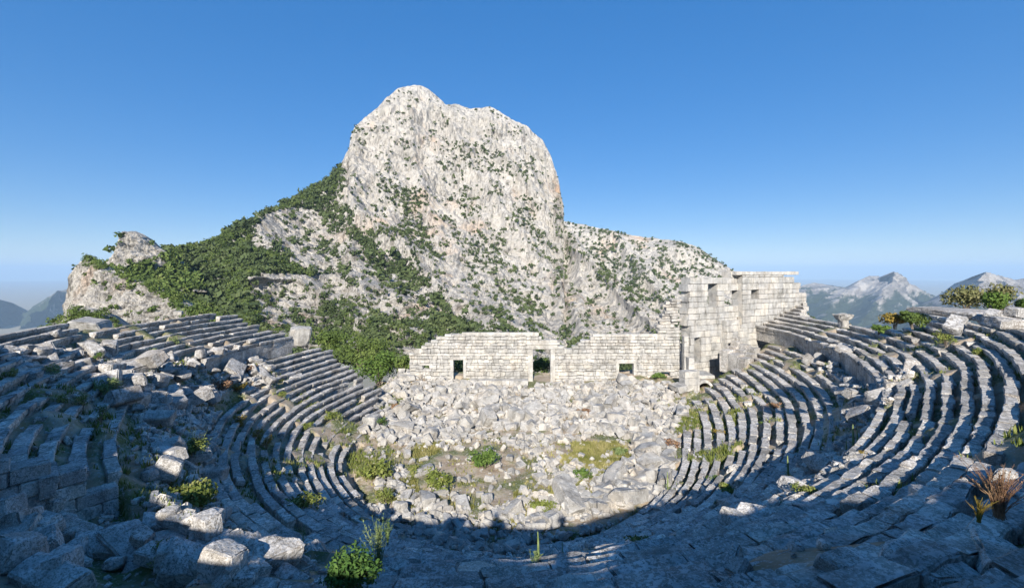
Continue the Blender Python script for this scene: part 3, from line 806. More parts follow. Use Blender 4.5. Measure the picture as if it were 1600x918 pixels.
# low stage front left of the door
SP0, SP1 = (-6.4, 67.2), (2.4, 67.0)
V, Fc = masonry(SP0, SP1, 1.6, topf(SP0, SP1, [(733, 597), (820, 597), (828, 606)]), lambda u: -19.5, (.5, .75), (.8, 1.9), (), rw, rough=.03, bev=.04, seed=8)
mesh_obj('stage_front', V, Fc, M['wall'], stage)
adopt(stage)

# corner tower of big squared blocks
tower = empty('corner_tower', (38, 74, -14)); tagobj(tower, 'tall corner tower wall of big squared blocks with window openings', 'ruined tower')
T0, T1 = (26.8, 68.6), (51.6, 80.0)
ttop = topf(T0, T1, [(1072, 447), (1078, 446), (1079, 429), (1098, 427.5), (1140, 428), (1141, 425), (1150, 425), (1152, 433), (1154, 500), (1260, 500)])
top_ops = [rect(T0, T1, 1106, 448.5, 1121, 479), rect(T0, T1, 1132, 449.5, 1149, 480), rect(T0, T1, 1096, 442, 1099.5, 448), rect(T0, T1, 1085, 531, 1095, 566)]
V, Fc = masonry(T0, T1, 1.9, ttop, lambda u: -19.3, (.78, 1.15), (1.0, 2.6), top_ops, rw, rough=.02, bev=.035, t=(6, 4, 5), seed=15, face_out=.1, gap=.045, ragged=.8)
mesh_obj('masonry', V, Fc, M['wall'], tower)
n = np.array([T1[0] - T0[0], T1[1] - T0[1]]); n = n / np.linalg.norm(n); nf = np.array([n[1], -n[0]])
def off(p, d): return (p[0] + nf[0] * d, p[1] + nf[1] * d)
def along(px):
    u, _ = wall_uv(T0, T1, px, 500); return (T0[0] + n[0] * u, T0[1] + n[1] * u)
B0, B1 = off(along(1153), .9), off(along(1252), .9)
V, Fc = masonry(B0, B1, 2.2, topf(B0, B1, [(1148, 424.5), (1200, 426), (1243, 429), (1244, 440), (1247, 441), (1248, 452), (1256, 454), (1262, 468), (1268, 470)]), lambda u: -15.0, (.75, 1.1), (.9, 2.4),
    [rect(B0, B1, 1174, 451, 1186, 467)], rw, rough=.02, bev=.035, t=(6, 4, 5), seed=16, face_out=.08, gap=.045)
mesh_obj('window_wall', V, Fc, M['wall'], tower)
E0, E1 = off(along(1127), .95), off(along(1160), .95)
V, Fc = masonry(E0, E1, 1.2, topf(E0, E1, [(1118, 503), (1130, 502), (1170, 503)]), lambda u: -17.0, (.75, 1.1), (.9, 2.0), (), rw, rough=.02, bev=.035, t=(6, 4, 5), seed=17, face_out=.08, gap=.045)
mesh_obj('buttress', V, Fc, M['wall'], tower)
beam(B0, B1, 1150, 424, 1247, 429, out=.14, thick=1.5, parent=tower, name='coping', seed=5, mat=M['wall'], t=(30, 4, 4), rough=.03)
# left pier with the doorway reveal, and the lower pier beside the vault
for k_, (x0, x1, yt, yb, YY) in enumerate(((1069, 1076, 522, 592, 67.6), (1076, 1085, 560, 590, 66.5))):
    Pa = ((x0 - 800) / F * YY, YY); Pb = ((x1 - 800) / F * YY, YY)
    V, Fc = masonry(Pa, Pb, 1.0, lambda u: (Y0 - yt) / F * YY, lambda u: -18.8, (.7, 1.0), (1.5, 2.0), (), rw, rough=.01, bev=.015, seed=19 + k_)
    mesh_obj('pier', V, Fc, M['wall'], tower)
Pa, Pb = ((1070 - 800) / F * 62, 62.0), ((1096 - 800) / F * 62, 62.6)
V, Fc = masonry(Pa, Pb, 1.4, topf(Pa, Pb, [(1068, 577), (1093, 574), (1098, 576)]), lambda u: -19.5, (.8, 1.1), (2.1, 2.4), (), rw, rough=.012, bev=.02, t=(8, 5, 5), seed=25)
mesh_obj('pier', V, Fc, M['wall'], tower)
adopt(tower)
# vaulted entrance right of the pier: ring of wedge stones over a dark passage
arch = empty('vaulted_entrance', (27, 63, -17)); tagobj(arch, 'small dark vaulted entrance between tower pier and lower seats', 'archway')
def vault():
    YY = 63.0; cx = (1100 - 800) / F * YY; cz = (Y0 - 607) / F * YY; C, D, RR = [], [], []
    for k_ in range(9):
        th = math.pi * (k_ + .5) / 9; r_ = 1.05
        C.append((cx + r_ * math.cos(th), YY + 1.4, cz + r_ * math.sin(th))); D.append((.42, 3.2, .40)); RR.append(roty(np.array(-th + math.pi / 2)))
    for sx in (-1, 1):
        for z_ in (0, 1): C.append((cx + sx * 1.08, YY + 1.4, cz - .45 - z_ * .9)); D.append((.44, 3.2, .88)); RR.append(np.eye(3))
    C.append((cx, YY + 3.2, cz)); D.append((3.0, .4, 3.4)); RR.append(np.eye(3))
    C.append((cx, YY + 1.8, cz + 1.55)); D.append((3.4, 2.8, .5)); RR.append(np.eye(3))
    V, Fc = blocks_geo(C, D, RR, (5, 4, 4), .04, .03, seed=31); mesh_obj('vault', V, Fc, M['wall'], arch)
vault(); adopt(arch)
# ragged stub of masonry standing on the right end of the stage wall
stub = empty('masonry_stub', (25, 70.4, -9.8)); tagobj(stub, 'ragged stub of stacked slabs on the right end of the stage wall', 'ruined masonry')
C, D, RR = [], [], []
z = -9.65
wid = [(1026, 1062), (1028, 1061), (1024, 1052), (1030, 1058), (1027, 1062), (1033, 1055), (1032, 1060), (1036, 1058), (1040, 1061), (1034, 1063), (1039, 1056), (1046, 1062)]
for k_, (a, b) in enumerate(wid):
    h = rw.uniform(.36, .52); YY = 70.6; xa, xb = (a - 800) / F * YY, (b - 800) / F * YY; c_ = rw.uniform(.35, .65)
    xm = xa + (xb - xa) * c_
    for u0, u1 in ((xa, xm - .02), (xm + .02, xb)):
        C.append(((u0 + u1) / 2, YY + rw.uniform(-.35, .35), z + h / 2)); D.append((u1 - u0, rw.uniform(.8, 1.3), h - .03)); RR.append(rotz(np.array(rw.normal(0, .06))) @ roty(np.array(rw.normal(0, .03))))
    z += h
V, Fc = blocks_geo(C, D, RR, (6, 5, 4), .06, .05, seed=33, chip=.12); mesh_obj('masonry', V, Fc, M['pale'], stub); adopt(stub)

# short wing of seats and its end wall below the tower
wing = empty('wing_seating', (34, 68, -12)); tagobj(wing, 'short wing of seats with a squared end wall below the tower', 'seating wing')
def seg_row(x0, y0_, x1, y1_, YY0, YY1, h=.6, dep=.8, name='seat_row'):
    p0 = np.array([(x0 - 800) / F * YY0, YY0, (Y0 - y0_) / F * YY0]); p1 = np.array([(x1 - 800) / F * YY1, YY1, (Y0 - y1_) / F * YY1])
    L_ = np.linalg.norm((p1 - p0)[:2]); nn = max(2, int(L_ / 1.3)); C, D, RR = [], [], []; a = math.atan2(p1[1] - p0[1], p1[0] - p0[0])
    nv = np.array([-(p1 - p0)[1], (p1 - p0)[0]]) / L_
    if nv[1] < 0: nv = -nv
    for k_ in range(nn):
        c = p0 + (p1 - p0) * (k_ + .5) / nn; C.append((c[0] + nv[0] * dep / 2, c[1] + nv[1] * dep / 2, c[2] - h / 2)); D.append((L_ / nn - .01, dep, h)); RR.append(rotz(np.array(a)))
    V, Fc = blocks_geo(C, D, RR, (6, 4, 4), .03, .02, seed=int(x0), chip=.08); return mesh_obj(name, V, Fc, M['seat'], wing)
seg_row(1124, 544, 1165, 563, 66.0, 62.5, h=3.2, dep=2.0, name='end_wall')
seg_row(1133, 539, 1176, 555, 68.0, 64.5, h=2.6, dep=1.2)
seg_row(1141, 531, 1181, 546, 70.0, 66.5, h=2.6, dep=1.2)
seg_row(1139, 524, 1152, 527, 72.0, 71, h=2.6, dep=1.0)
adopt(wing)
# ------------------------------------------------------------------ fallen blocks
def hero(nm, dims, seed, mat, t=(12, 9, 8), bev=.05, rough=.03, skew=.12, chip=.12, round_=0.0):
    rs = np.random.default_rng(seed)
    V, Fc = blocks_geo([(0, 0, 0)], [dims], [np.eye(3)], t, bev, rough, seed=seed * 7, nsc=2.4, chip=chip)
    d = np.array(dims) / 2
    # skewed faces: each face slightly out of square, one corner broken off
    for ax in range(3):
        b_, c_ = [(1, 2), (0, 2), (0, 1)][ax]
        V[:, ax] *= 1 + skew * rs.normal() * V[:, b_] / d[b_] * .6 + skew * rs.normal() * V[:, c_] / d[c_] * .6
    for _ in range(2):
        nrm = rs.choice([-1, 1], 3) * rs.uniform(.5, 1, 3) / d; nrm /= np.linalg.norm(nrm)
        h = rs.uniform(.62, .95) * np.abs(nrm) @ d; s = V @ nrm - h
        k = s > 0; V[k] -= nrm * s[k][:, None] * rs.uniform(.8, 1.0)
    if round_:
        L_ = np.linalg.norm(V / d, axis=1)[:, None]; V = V * (1 - round_ + round_ * 1.15 / np.maximum(L_, .3))
        V = V * (1 + .10 * fbm(V * 1.6 + seed, 4, seed)[:, None])
    V = V + .012 * np.stack([vnoise(V * 14 + k_ * 9, seed) for k_ in range(3)], -1)
    me = bpy.data.meshes.new(nm)
    me.from_pydata(V.tolist(), [], Fc.tolist()); me.materials.append(mat); me.update(); return me
SHAPES = [(1.3, .8, .55), (1.0, .75, .7), (1.6, .7, .5), (.9, .9, .45), (1.2, .6, .6), (1.8, .85, .32), (.8, .7, .6), (1.1, 1.0, .4), (1.4, .5, .45), (1.0, .8, .9)]
def heroset(mat, tag_, t, n0):
    return [hero('fallen_block_stone', s, n0 + i, mat, t=t, round_=(.35 if i in (6, 9) else .12 if i % 3 == 0 else 0)) for i, s in enumerate(SHAPES)]
HP = heroset(M['pale'], 'p', (8, 6, 5), 100)
HS = heroset(M['seat'], 's', (9, 7, 6), 130)
HD = heroset(M['dark'], 'd', (22, 16, 12), 160)
rb = np.random.default_rng(77)
NB = [0]
def put(me, x, y, z, rot, sc, label, group=None, name='fallen_block', cat='fallen stone'):
    o = bpy.data.objects.new(name, me); COL.objects.link(o); o.location = (x, y, z); o.rotation_euler = rot
    o.scale = (sc, sc, sc) if isinstance(sc, (int, float)) else sc
    tagobj(o, label, cat, group); NB[0] += 1; return o
def zone(poly, n, heroes, smin, smax, label, group, tilt=.5, sink=.1, longb=None, yaw=None, mind=.9, name='fallen_block', lift=0.0):
    x0, x1 = min(a for a, _ in poly), max(a for a, _ in poly); y0_, y1_ = min(b for _, b in poly), max(b for _, b in poly)
    got = []; tries = 0
    while len(got) < n and tries < n * 40:
        tries += 1
        px, py = rb.uniform(x0, x1), rb.uniform(y0_, y1_)
        if not inpoly(np.array(px), np.array(py), poly): continue
        X, Y, Z = hit(px, py)
        s = smin + (smax - smin) * rb.random() ** 1.8
        if any((X - a) ** 2 + (Y - b) ** 2 < (mind * (s + c) / 2) ** 2 for a, b, c in got): continue
        got.append((X, Y, s))
        k = rb.integers(0, len(heroes)) if longb is None else rb.choice(longb)
        h = SHAPES[k][2] * s
        put(heroes[k], X, Y, Z + lift * (rb.random() < .5) + h * .5 - sink * s + rb.uniform(0, .25) * s * (tilt > .3), (rb.normal(0, tilt * .6), rb.normal(0, tilt * .6), rb.uniform(0, 6.28) if yaw is None else yaw + rb.normal(0, .4)), float(s), label, group, name=name)
R1 = [(575, 645), (600, 615), (612, 590), (640, 578), (700, 592), (760, 608), (830, 606), (870, 600), (960, 598), (1030, 597), (1066, 605), (1072, 645), (1050, 680), (1000, 688), (900, 676), (760, 672), (700, 684), (640, 700), (600, 692), (565, 680)]
R2 = [(1000, 690), (1050, 690), (1048, 740), (1040, 765), (980, 795), (900, 805), (872, 800), (900, 775), (950, 760), (980, 730)]
R3 = [(610, 735), (660, 735), (720, 775), (770, 785), (800, 800), (870, 800), (868, 822), (790, 828), (740, 850), (660, 835), (600, 780)]
R5 = [(205, 575), (260, 560), (330, 558), (372, 548), (430, 540), (505, 528), (520, 536), (440, 560), (430, 600), (400, 615), (360, 600), (330, 640), (260, 660), (190, 640), (140, 600)]
R6 = [(1255, 556), (1300, 556), (1370, 590), (1395, 590), (1420, 575), (1432, 600), (1400, 625), (1350, 665), (1330, 660), (1330, 610), (1280, 580)]
R9 = [(0, 560), (60, 548), (150, 542), (200, 560), (240, 575), (180, 600), (100, 610), (0, 600)]
zone(R1, 72, HP, .9, 2.3, 'pale broken block lying in the rubble below the stage wall', 'blocks in the rubble below the stage wall', tilt=.55, mind=.75)
zone(R2, 28, HP, 1.2, 2.2, 'pale slab leaning among the tumbled blocks on the right of the orchestra', 'tumbled slabs right of the orchestra', tilt=.35, longb=[0, 2, 4, 5, 7], yaw=.9, mind=.7)
zone(R3, 20, HP, .8, 1.7, 'white block in the grass on the near edge of the orchestra', 'blocks on the near edge of the orchestra', tilt=.3)
zone(R5, 56, HS, .8, 2.1, 'grey block in the collapse across the left walkway', 'blocks collapsed across the left walkway', tilt=.6, mind=.6, lift=.25)
zone(R6, 20, HS, .9, 1.9, 'grey block heaped on the right walkway below its wall', 'blocks heaped on the right walkway', tilt=.5, mind=.7)
zone(R9, 12, HS, .9, 2.0, 'weathered block lying along the broken left rim', 'blocks along the left rim', tilt=.4)

def at_px(px, py, Y): return (px - 800) / F * Y, Y, (Y0 - py) / F * Y
def place(me, px, py, wpx, label, rot=(0, 0, 0), Y=None, dims=None, k=0, aspect=None, lift=0.0, group=None, name='fallen_block', cat='fallen stone'):
    """one block whose centre shows at (px,py) and is about wpx wide in the photo"""
    X, Yy, Z = hit(px, py) if Y is None else at_px(px, py, Y)
    asp = aspect or (1, 1)
    for _ in range(4):
        s = wpx * Yy / F / dims[0]
        if Y is not None: break
        Yy = .5 * Yy + .5 * hit(px, py + dims[2] * s * asp[1] * .34 * F / Yy)[1]
    sc = (s, s * asp[0], s * asp[1])
    if Y is None: Z = (Y0 - py) / F * Yy; X = (px - 800) / F * Yy
    return put(me, X, Yy, Z + lift, rot, sc, label, group, name=name, cat=cat)
def P_(hs, k, px, py, w, label, rot, **kw): return place(hs[k], px, py, w, label, rot, dims=SHAPES[k], **kw)
# --- singled-out stones
P_(HS, 5, 280, 612, 52, 'long pale slab lying across the collapse left of the lower seats', (.25, .15, -.45))
P_(HS, 1, 451, 596, 30, 'squared block jutting from the top of the lower left seats', (.1, .25, .4))
P_(HS, 2, 408, 583, 34, 'fallen drum shaped beam pointing down at the lower left seats', (.1, .4, -.5))
P_(HP, 9, 469, 525, 30, 'upright heart shaped boulder at the left end of the walkway', (.1, .1, .5), aspect=(1, 1.1))
P_(HS, 2, 74, 556, 52, 'dark slab tilted down over the broken left rim', (.3, .55, -.5))
P_(HS, 3, 37, 546, 27, 'squarish pale block standing on the left rim beside a tilted slab', (.0, .0, .15))
P_(HS, 1, 17, 552, 24, 'small tilted block at the left edge of the rim', (.4, .5, .6))
P_(HS, 0, 75, 526, 30, 'tilted squared block resting on the left top row', (.1, -.35, .5))
P_(HP, 7, 140, 508, 42, 'flat pale slab lying on the left rim by the trees', (.05, .1, .3))
P_(HS, 7, 205, 574, 42, 'broad flat slab projecting over the gap in the left upper rows', (.1, .2, -.3))
P_(HP, 0, 279, 489, 11, 'single dark cube standing on the top left row', (0, 0, .2), Y=56, aspect=(1.2, 1.4))
P_(HS, 5, 28, 572, 50, 'long slab lying level below the left rim', (.1, .1, .1))
# right rim
P_(HS, 5, 1500, 489, 82, 'big flat slab capping the top of the right rows', (.04, .03, .12), Y=28, aspect=(2.6, .8))
P_(HS, 0, 1493, 508, 36, 'pale block tilted against the big flat slab on the right rim', (.2, -.5, .5), Y=24)
P_(HS, 7, 1570, 503, 42, 'overhanging slab propped on small stones on the right rim', (.05, .05, -.1), Y=22)
P_(HS, 1, 1585, 488, 22, 'upright block behind the overhanging slab on the right rim', (.1, .1, .3), Y=25)
P_(HS, 1, 1550, 494, 22, 'dark block between two slabs on the right rim', (.1, -.2, .5), Y=25)
# right walkway heap
P_(HS, 0, 1424, 578, 30, 'large tilted block crowning the heap on the right walkway', (.2, -.6, .7), lift=.1)
P_(HS, 5, 1352, 625, 44, 'flat slab lit by the sun below the heap on the right walkway', (.1, .15, .3), lift=.1)
P_(HP, 6, 1262, 565, 14, 'pale roundish block at the left end of the right walkway heap', (.3, .2, .4))
P_(HP, 4, 1283, 563, 22, 'pale broken block next to the roundish one on the right walkway', (.2, .5, .4), lift=.3)
# lower right tumbled stones
P_(HD, 0, 1286, 730, 62, 'sunlit block standing tilted in the lower right rows', (.35, .45, .5), lift=.1)
P_(HD, 0, 1248, 768, 66, 'deeply shaded block leaning below the sunlit one in the lower right rows', (.3, .5, .6), lift=.05)
P_(HD, 2, 1318, 742, 46, 'narrow sunlit block beside the tilted one in the lower right rows', (.15, .3, .5), lift=.05)
P_(HD, 0, 1145, 790, 40, 'flat sunlit block in the shaded lower right rows', (.05, .2, .5), lift=.05)
P_(HD, 4, 1205, 797, 34, 'short block with a lit end in the shaded lower right rows', (.3, .2, .9), lift=.05)
P_(HD, 1, 1150, 815, 36, 'dark upright block in the shaded rows below the orchestra', (.2, .3, .2), lift=.05)
P_(HD, 9, 1448, 896, 110, 'large rounded grey boulder at the bottom right', (.1, .1, .3), aspect=(1.0, .6))
P_(HD, 5, 1568, 875, 130, 'long lichened slab in the bottom right corner', (.12, .1, .9), aspect=(1.1, 1.5))
P_(HD, 1, 1330, 905, 90, 'lichened block at the bottom edge left of the rounded boulder', (.2, .15, .5))
P_(HD, 1, 1590, 758, 60, 'rough pale stone at the right edge behind dry twigs', (.4, .2, .5), aspect=(1, .8))
P_(HD, 0, 1455, 782, 70, 'worn block rising from the right hand foreground rows', (.1, .15, 1.1))
# --- the broken corner at the lower left: courses of cut wall and the blocks below it
FG = [
 # px, py, w, k, rot, aspect, label
 (80, 788, 40, 1, (.05, .05, .1), (1, 1.0), 'reddish squared block standing alone below the cut wall'),
 (12, 775, 44, 0, (.05, .05, .2), (1, .8), 'flat block under the row end at the left edge'),
 (58, 822, 74, 0, (.25, .1, -.3), (1, .9), 'long block with a pale sloping top at lower left'),
 (115, 838, 52, 1, (.5, .6, .4), (1, 1), 'block balanced on its corner with a sunlit tip'),
 (152, 856, 58, 1, (.4, .3, .5), (1, .9), 'dark block in the middle of the lower left heap'),
 (205, 850, 84, 0, (.3, .4, -.4), (1, 1), 'large tilted block with a lit spot at lower left'),
 (222, 832, 60, 2, (.1, .2, -.2), (1, 1), 'flat shaded block behind the large tilted one'),
 (30, 875, 56, 9, (.2, .1, .2), (1, .9), 'rounded rough white boulder at lower left'),
 (20, 838, 60, 1, (.5, -.3, .4), (1, .8), 'pointed dark block at the left edge'),
 (60, 856, 60, 6, (.3, -.4, .7), (1, .9), 'weathered block behind the rounded white boulder'),
 (80, 905, 120, 2, (.3, .2, -.25), (1, 1.1), 'huge lichened slab along the bottom left edge'),
 (288, 815, 46, 0, (.1, .1, -.1), (1, 1), 'block with a lit corner above the pit'),
 (290, 885, 70, 1, (.45, .5, .3), (1, 1.2), 'steeply tilted block with a white sunlit edge at the bottom left'),
 (332, 845, 44, 1, (.1, .05, .05), (1, .9), 'squarish lichened block topmost of the column beside the pit'),
 (333, 872, 32, 4, (.1, .1, 1.4), (1, 1), 'upright lichened block under the squarish one'),
 (365, 868, 26, 6, (.1, .1, .4), (1, 1.1), 'small upright stone right of the lichened column'),
 (328, 905, 34, 1, (.2, .2, .4), (1, 1), 'small squared block at the bottom edge'),
 (378, 902, 48, 9, (.1, .1, .3), (1, .8), 'rounded lichened stone at the bottom edge'),
 (245, 820, 40, 1, (.2, .3, .4), (1, 1), 'small shaded block between the cut wall and the pit'),
 (262, 850, 46, 6, (.3, .3, .9), (1, 1), 'shaded lump beside the pit at lower left'),
 (455, 900, 60, 5, (.2, .1, -.5), (1, 1), 'thin slab lying at the bottom edge below the leafy bush'),
 (545, 912, 60, 0, (.15, .1, -.2), (1, .8), 'lichened block at the bottom edge under the leafy bush'),
 (255, 745, 30, 0, (.1, .2, .9), (1, 1), 'short block on the shaded row beside the pit'),
 (275, 700, 30, 1, (.3, .5, .9), (1, 1), 'tilted block between grass tufts above the pit'),
 (245, 690, 26, 4, (.5, .3, .9), (1, 1), 'narrow tilted block among the left rows'),
 (300, 660, 26, 0, (.2, .5, .2), (1, 1), 'shaded block below the long pale slab'),
 (222, 655, 30, 0, (.1, .5, .7), (1, 1), 'leaning slab among herbs on the left rows'),
]
for px, py, w, k, rot, asp, lab in FG:
    P_(HD, k, px, py, w * .95, lab, rot, aspect=asp, lift=0)
zone([(0, 800), (60, 790), (230, 820), (400, 850), (480, 918), (0, 918)], 26, HD, .6, 1.25, 'lichened block filling the heap at the lower left', 'blocks filling the heap at the lower left', tilt=.4, mind=.7, longb=[1, 6, 9, 0, 1, 9])
# the cut end of the upper rows: a wall of squared blocks facing the pit
cutw = empty('cut_wall', (-17, 15.5, -9)); tagobj(cutw, 'wall of squared blocks where the left upper rows are cut off', 'ruined wall')
_p = [plan(math.radians(-122.9), q_) for q_ in (24.5, 17.6)]
CW0, CW1 = tuple(float(v) for v in _p[0]), tuple(float(v) for v in _p[1])
V, Fc = masonry(CW0, CW1, 1.1, topf(CW0, CW1, [(-40, 702), (37, 702), (38, 742), (44, 742), (46, 716), (96, 717), (97, 744), (104, 744), (105, 724), (160, 722), (161, 752), (172, 752), (174, 740), (210, 738), (225, 742), (226, 800)]), lambda u: -11.0, (.5, .62), (.75, 1.25), (), np.random.default_rng(4), rough=.02, bev=.04, t=(12, 7, 8), seed=44, face_out=.12)
mesh_obj('masonry', V, Fc, M['dark'], cutw); adopt(cutw)
# long lit block of a broken row leading to the leafy bush
P_(HD, 2, 430, 862, 64, 'sunlit block of a broken row beside the leafy bush', (.0, .12, -.62), aspect=(.9, .8))
P_(HD, 2, 466, 880, 62, 'second sunlit block of the broken row, nearer the leafy bush', (.0, .12, -.62), aspect=(.9, .8))
# scatter of loose stones on the near rows
zone([(600, 870), (1100, 840), (1300, 780), (1350, 800), (1200, 880), (900, 905), (620, 905)], 26, HD, .4, 1.05, 'loose lichened stone on the shaded near rows', 'loose stones on the shaded near rows', tilt=.25, sink=.3, name='loose_stone')
zone([(240, 700), (330, 660), (380, 720), (420, 800), (330, 830), (270, 790)], 14, HD, .4, .9, 'shaded stone tumbled onto the left middle rows', 'stones tumbled onto the left middle rows', tilt=.6, name='loose_stone')

zone([(205, 600), (330, 640), (350, 740), (335, 800), (245, 800), (222, 700)], 28, HD, .6, 1.5, 'shaded angular block choking the gap between the left tiers', 'blocks choking the gap between the left tiers', tilt=.6, mind=.65)
# capital like stone on a stub behind the right rows
cap = empty('column_capital', at_px(1317, 505, 52)); tagobj(cap, 'flared capital shaped stone on a stub above the right rows', 'capital')
cxyz = np.array(at_px(1317, 495, 52))
V, Fc = blocks_geo([cxyz], [(1.7, 1.3, .75)], [np.eye(3)], (12, 9, 7), .12, .13, seed=9, chip=.5)
f = (V[:, 2] - cxyz[2]) / .75 + .5; V[:, 0] = cxyz[0] + (V[:, 0] - cxyz[0]) * (.5 + .55 * np.clip(f, 0, 1) ** .5); V[:, 1] = cxyz[1] + (V[:, 1] - cxyz[1]) * (.55 + .5 * np.clip(f, 0, 1))
mesh_obj('capital_block', V, Fc, M['pale'], cap)
V, Fc = blocks_geo([cxyz + np.array([.05, 0, -.8])], [(.8, .8, 1.0)], [np.eye(3)], (6, 6, 6), .08, .05, seed=19); mesh_obj('stub', V, Fc, M['pale'], cap)
adopt(cap)
# broken masonry stepping down from the tower's right end
zone([(1240, 455), (1262, 462), (1276, 480), (1278, 494), (1258, 490), (1244, 474)], 8, HP, .9, 1.5, 'pale block stepping down from the right end of the tower', 'blocks at the right end of the tower', tilt=.12, mind=.2)

# ------------------------------------------------------------------ small rubble: one uncountable mass per area
def rubble(polys, n, smin, smax, mat, label, rng, t=(3, 3, 3), dn=None):
    x0 = min(a for p in polys for a, _ in p); x1 = max(a for p in polys for a, _ in p); y0_ = min(b for p in polys for _, b in p); y1_ = max(b for p in polys for _, b in p)
    # sample in plan so density is even on the ground
    Xs, Ys = [], []; cnt = 0; tries = 0
    while cnt < n and tries < 60:
        tries += 1
        X = rng.uniform(-42, 46, 6000); Y = rng.uniform(3, 76, 6000); Z = G(X, Y)
        px, py = to_px(X, Y, Z); k = np.zeros(len(X), bool)
        for p in polys: k |= inpoly(px, py, p)
        if dn is not None: k &= rng.random(len(X)) < dn(X, Y)
        Xs.append(X[k]); Ys.append(Y[k]); cnt += k.sum()
    X = np.concatenate(Xs)[:n]; Y = np.concatenate(Ys)[:n]; Z = G(X, Y); n = len(X)
    s = smin + (smax - smin) * rng.random(n) ** 2.2
    D = s[:, None] * rng.uniform(.55, 1.2, (n, 3)) * np.array([1.25, .9, .75])
    R = rotz(rng.uniform(0, 6.28, n)) @ rotx(rng.normal(0, .5, n)) @ roty(rng.normal(0, .5, n))
    C = np.stack([X, Y, Z + s * rng.uniform(.05, .4, n)], -1)
    V, Fc = blocks_geo(C, D, R, t, .06, .035, seed=3, nsc=5, chip=.1)
    # irregular: squash corners
    m = len(V) // n; Vr = V.reshape(n, m, 3); c = C[:, None]
    sh = 1 + .28 * vnoise(Vr * (1.5 / np.maximum(s, .2))[:, None, None] + 9, 4)[..., None]
    V = (c + (Vr - c) * sh).reshape(-1, 3)
    o = mesh_obj('rubble', V, Fc, mat); tagobj(o, label, 'rubble', kind='stuff')
rr_ = np.random.default_rng(9)
rubble([R1, R2], 4200, .22, 1.15, M['pale'], 'mass of small pale rubble between stage wall and orchestra', rr_)
rubble([[(560, 680), (1050, 680), (1050, 780), (870, 825), (740, 850), (600, 790)]], 2300, .1, .75, M['pale'], 'small stones strewn in the orchestra grass', rr_, dn=lambda X, Y: np.where(np.hypot(X + 3.0, (Y - 40.5) * .7) < 5.0, .08, np.where(vnoise(np.stack([X * .18, Y * .18, X * 0], -1), 3) > -.05, .8, .12)))
rubble([R5, R9, R6, [(190, 620), (330, 640), (340, 730), (260, 730)], [(1320, 650), (1400, 620), (1330, 740), (1230, 790), (1180, 780), (1290, 700)]], 3000, .15, .6, M['seat'], 'small grey rubble over the collapsed walkways', rr_)
rubble([[(205, 590), (330, 640), (350, 740), (340, 810), (240, 800), (218, 700)]], 1500, .15, .6, M['dark'], 'dark rubble choking the gap between the left tiers', rr_)
rubble([[(540, 770), (600, 790), (740, 845), (880, 838), (1000, 800), (1060, 760), (1075, 775), (1000, 825), (880, 860), (740, 868), (600, 830)]], 900, .15, .7, M['pale'], 'rubble along the shaded near edge of the orchestra', rr_)
rubble([[(0, 760), (240, 780), (500, 860), (640, 918), (0, 918)]], 500, .12, .5, M['dark'], 'small dark rubble in the pit at lower left', rr_)
rubble([[(600, 600), (640, 570), (650, 700), (560, 720), (500, 640)], [(1000, 600), (1140, 600), (1100, 760), (1000, 760)]], 500, .1, .4, M['pale'], 'small stones on the lowest seats beside the orchestra', rr_)
rubble([[(600, 862), (1000, 815), (1180, 705), (1330, 690), (1400, 720), (1300, 860), (1100, 918), (560, 918)]], 2600, .12, .5, M['dark'], 'broken stone littering the shaded near seats', rr_)
rubble([[(0, 600), (240, 600), (420, 700), (600, 860), (560, 918), (340, 860), (300, 720), (0, 760)]], 700, .1, .4, M['dark'], 'broken stone littering the left seats', rr_)
# ------------------------------------------------------------------ plants
rp = np.random.default_rng(15)
def ground_cover(poly, n, h, mat, label, name='grass', spread=.05, dens=None, wide=.012):
    """many grass blades on the ground inside a photo polygon"""
    Xs, Ys = [], []; cnt = 0
    for _ in range(60):
        X = rp.uniform(-42, 46, 8000); Y = rp.uniform(3, 74, 8000); Z = G(X, Y); px, py = to_px(X, Y, Z)
        k = inpoly(px, py, poly)
        if dens is not None: k &= rp.random(8000) < dens(X, Y)
        Xs.append(X[k]); Ys.append(Y[k]); cnt += k.sum()
        if cnt >= n: break
    X = np.concatenate(Xs)[:n]; Y = np.concatenate(Ys)[:n]; Z = G(X, Y); n = len(X)
    nb = 7
    a = rp.uniform(0, 6.28, (n, nb)); r = np.abs(rp.normal(0, spread * 3, (n, nb))); hh = h * rp.uniform(.4, 1.2, (n, nb))
    bx = X[:, None] + r * np.cos(a); by = Y[:, None] + r * np.sin(a); bz = np.broadcast_to(Z[:, None] - .02, bx.shape)
    la = rp.uniform(0, 6.28, (n, nb)); ll = hh * rp.uniform(.1, .6, (n, nb))
    w = hh * .10 + wide
    p0 = np.stack([bx - w * np.sin(la), by + w * np.cos(la), bz], -1); p1 = np.stack([bx + w * np.sin(la), by - w * np.cos(la), bz], -1)
    p2 = np.stack([bx + ll * np.cos(la), by + ll * np.sin(la), bz + hh], -1)
    V = np.stack([p0, p1, p2], 2).reshape(-1, 3); o = mesh_obj(name, V, np.arange(len(V)).reshape(-1, 3), mat); tagobj(o, label, 'ground cover', kind='stuff')

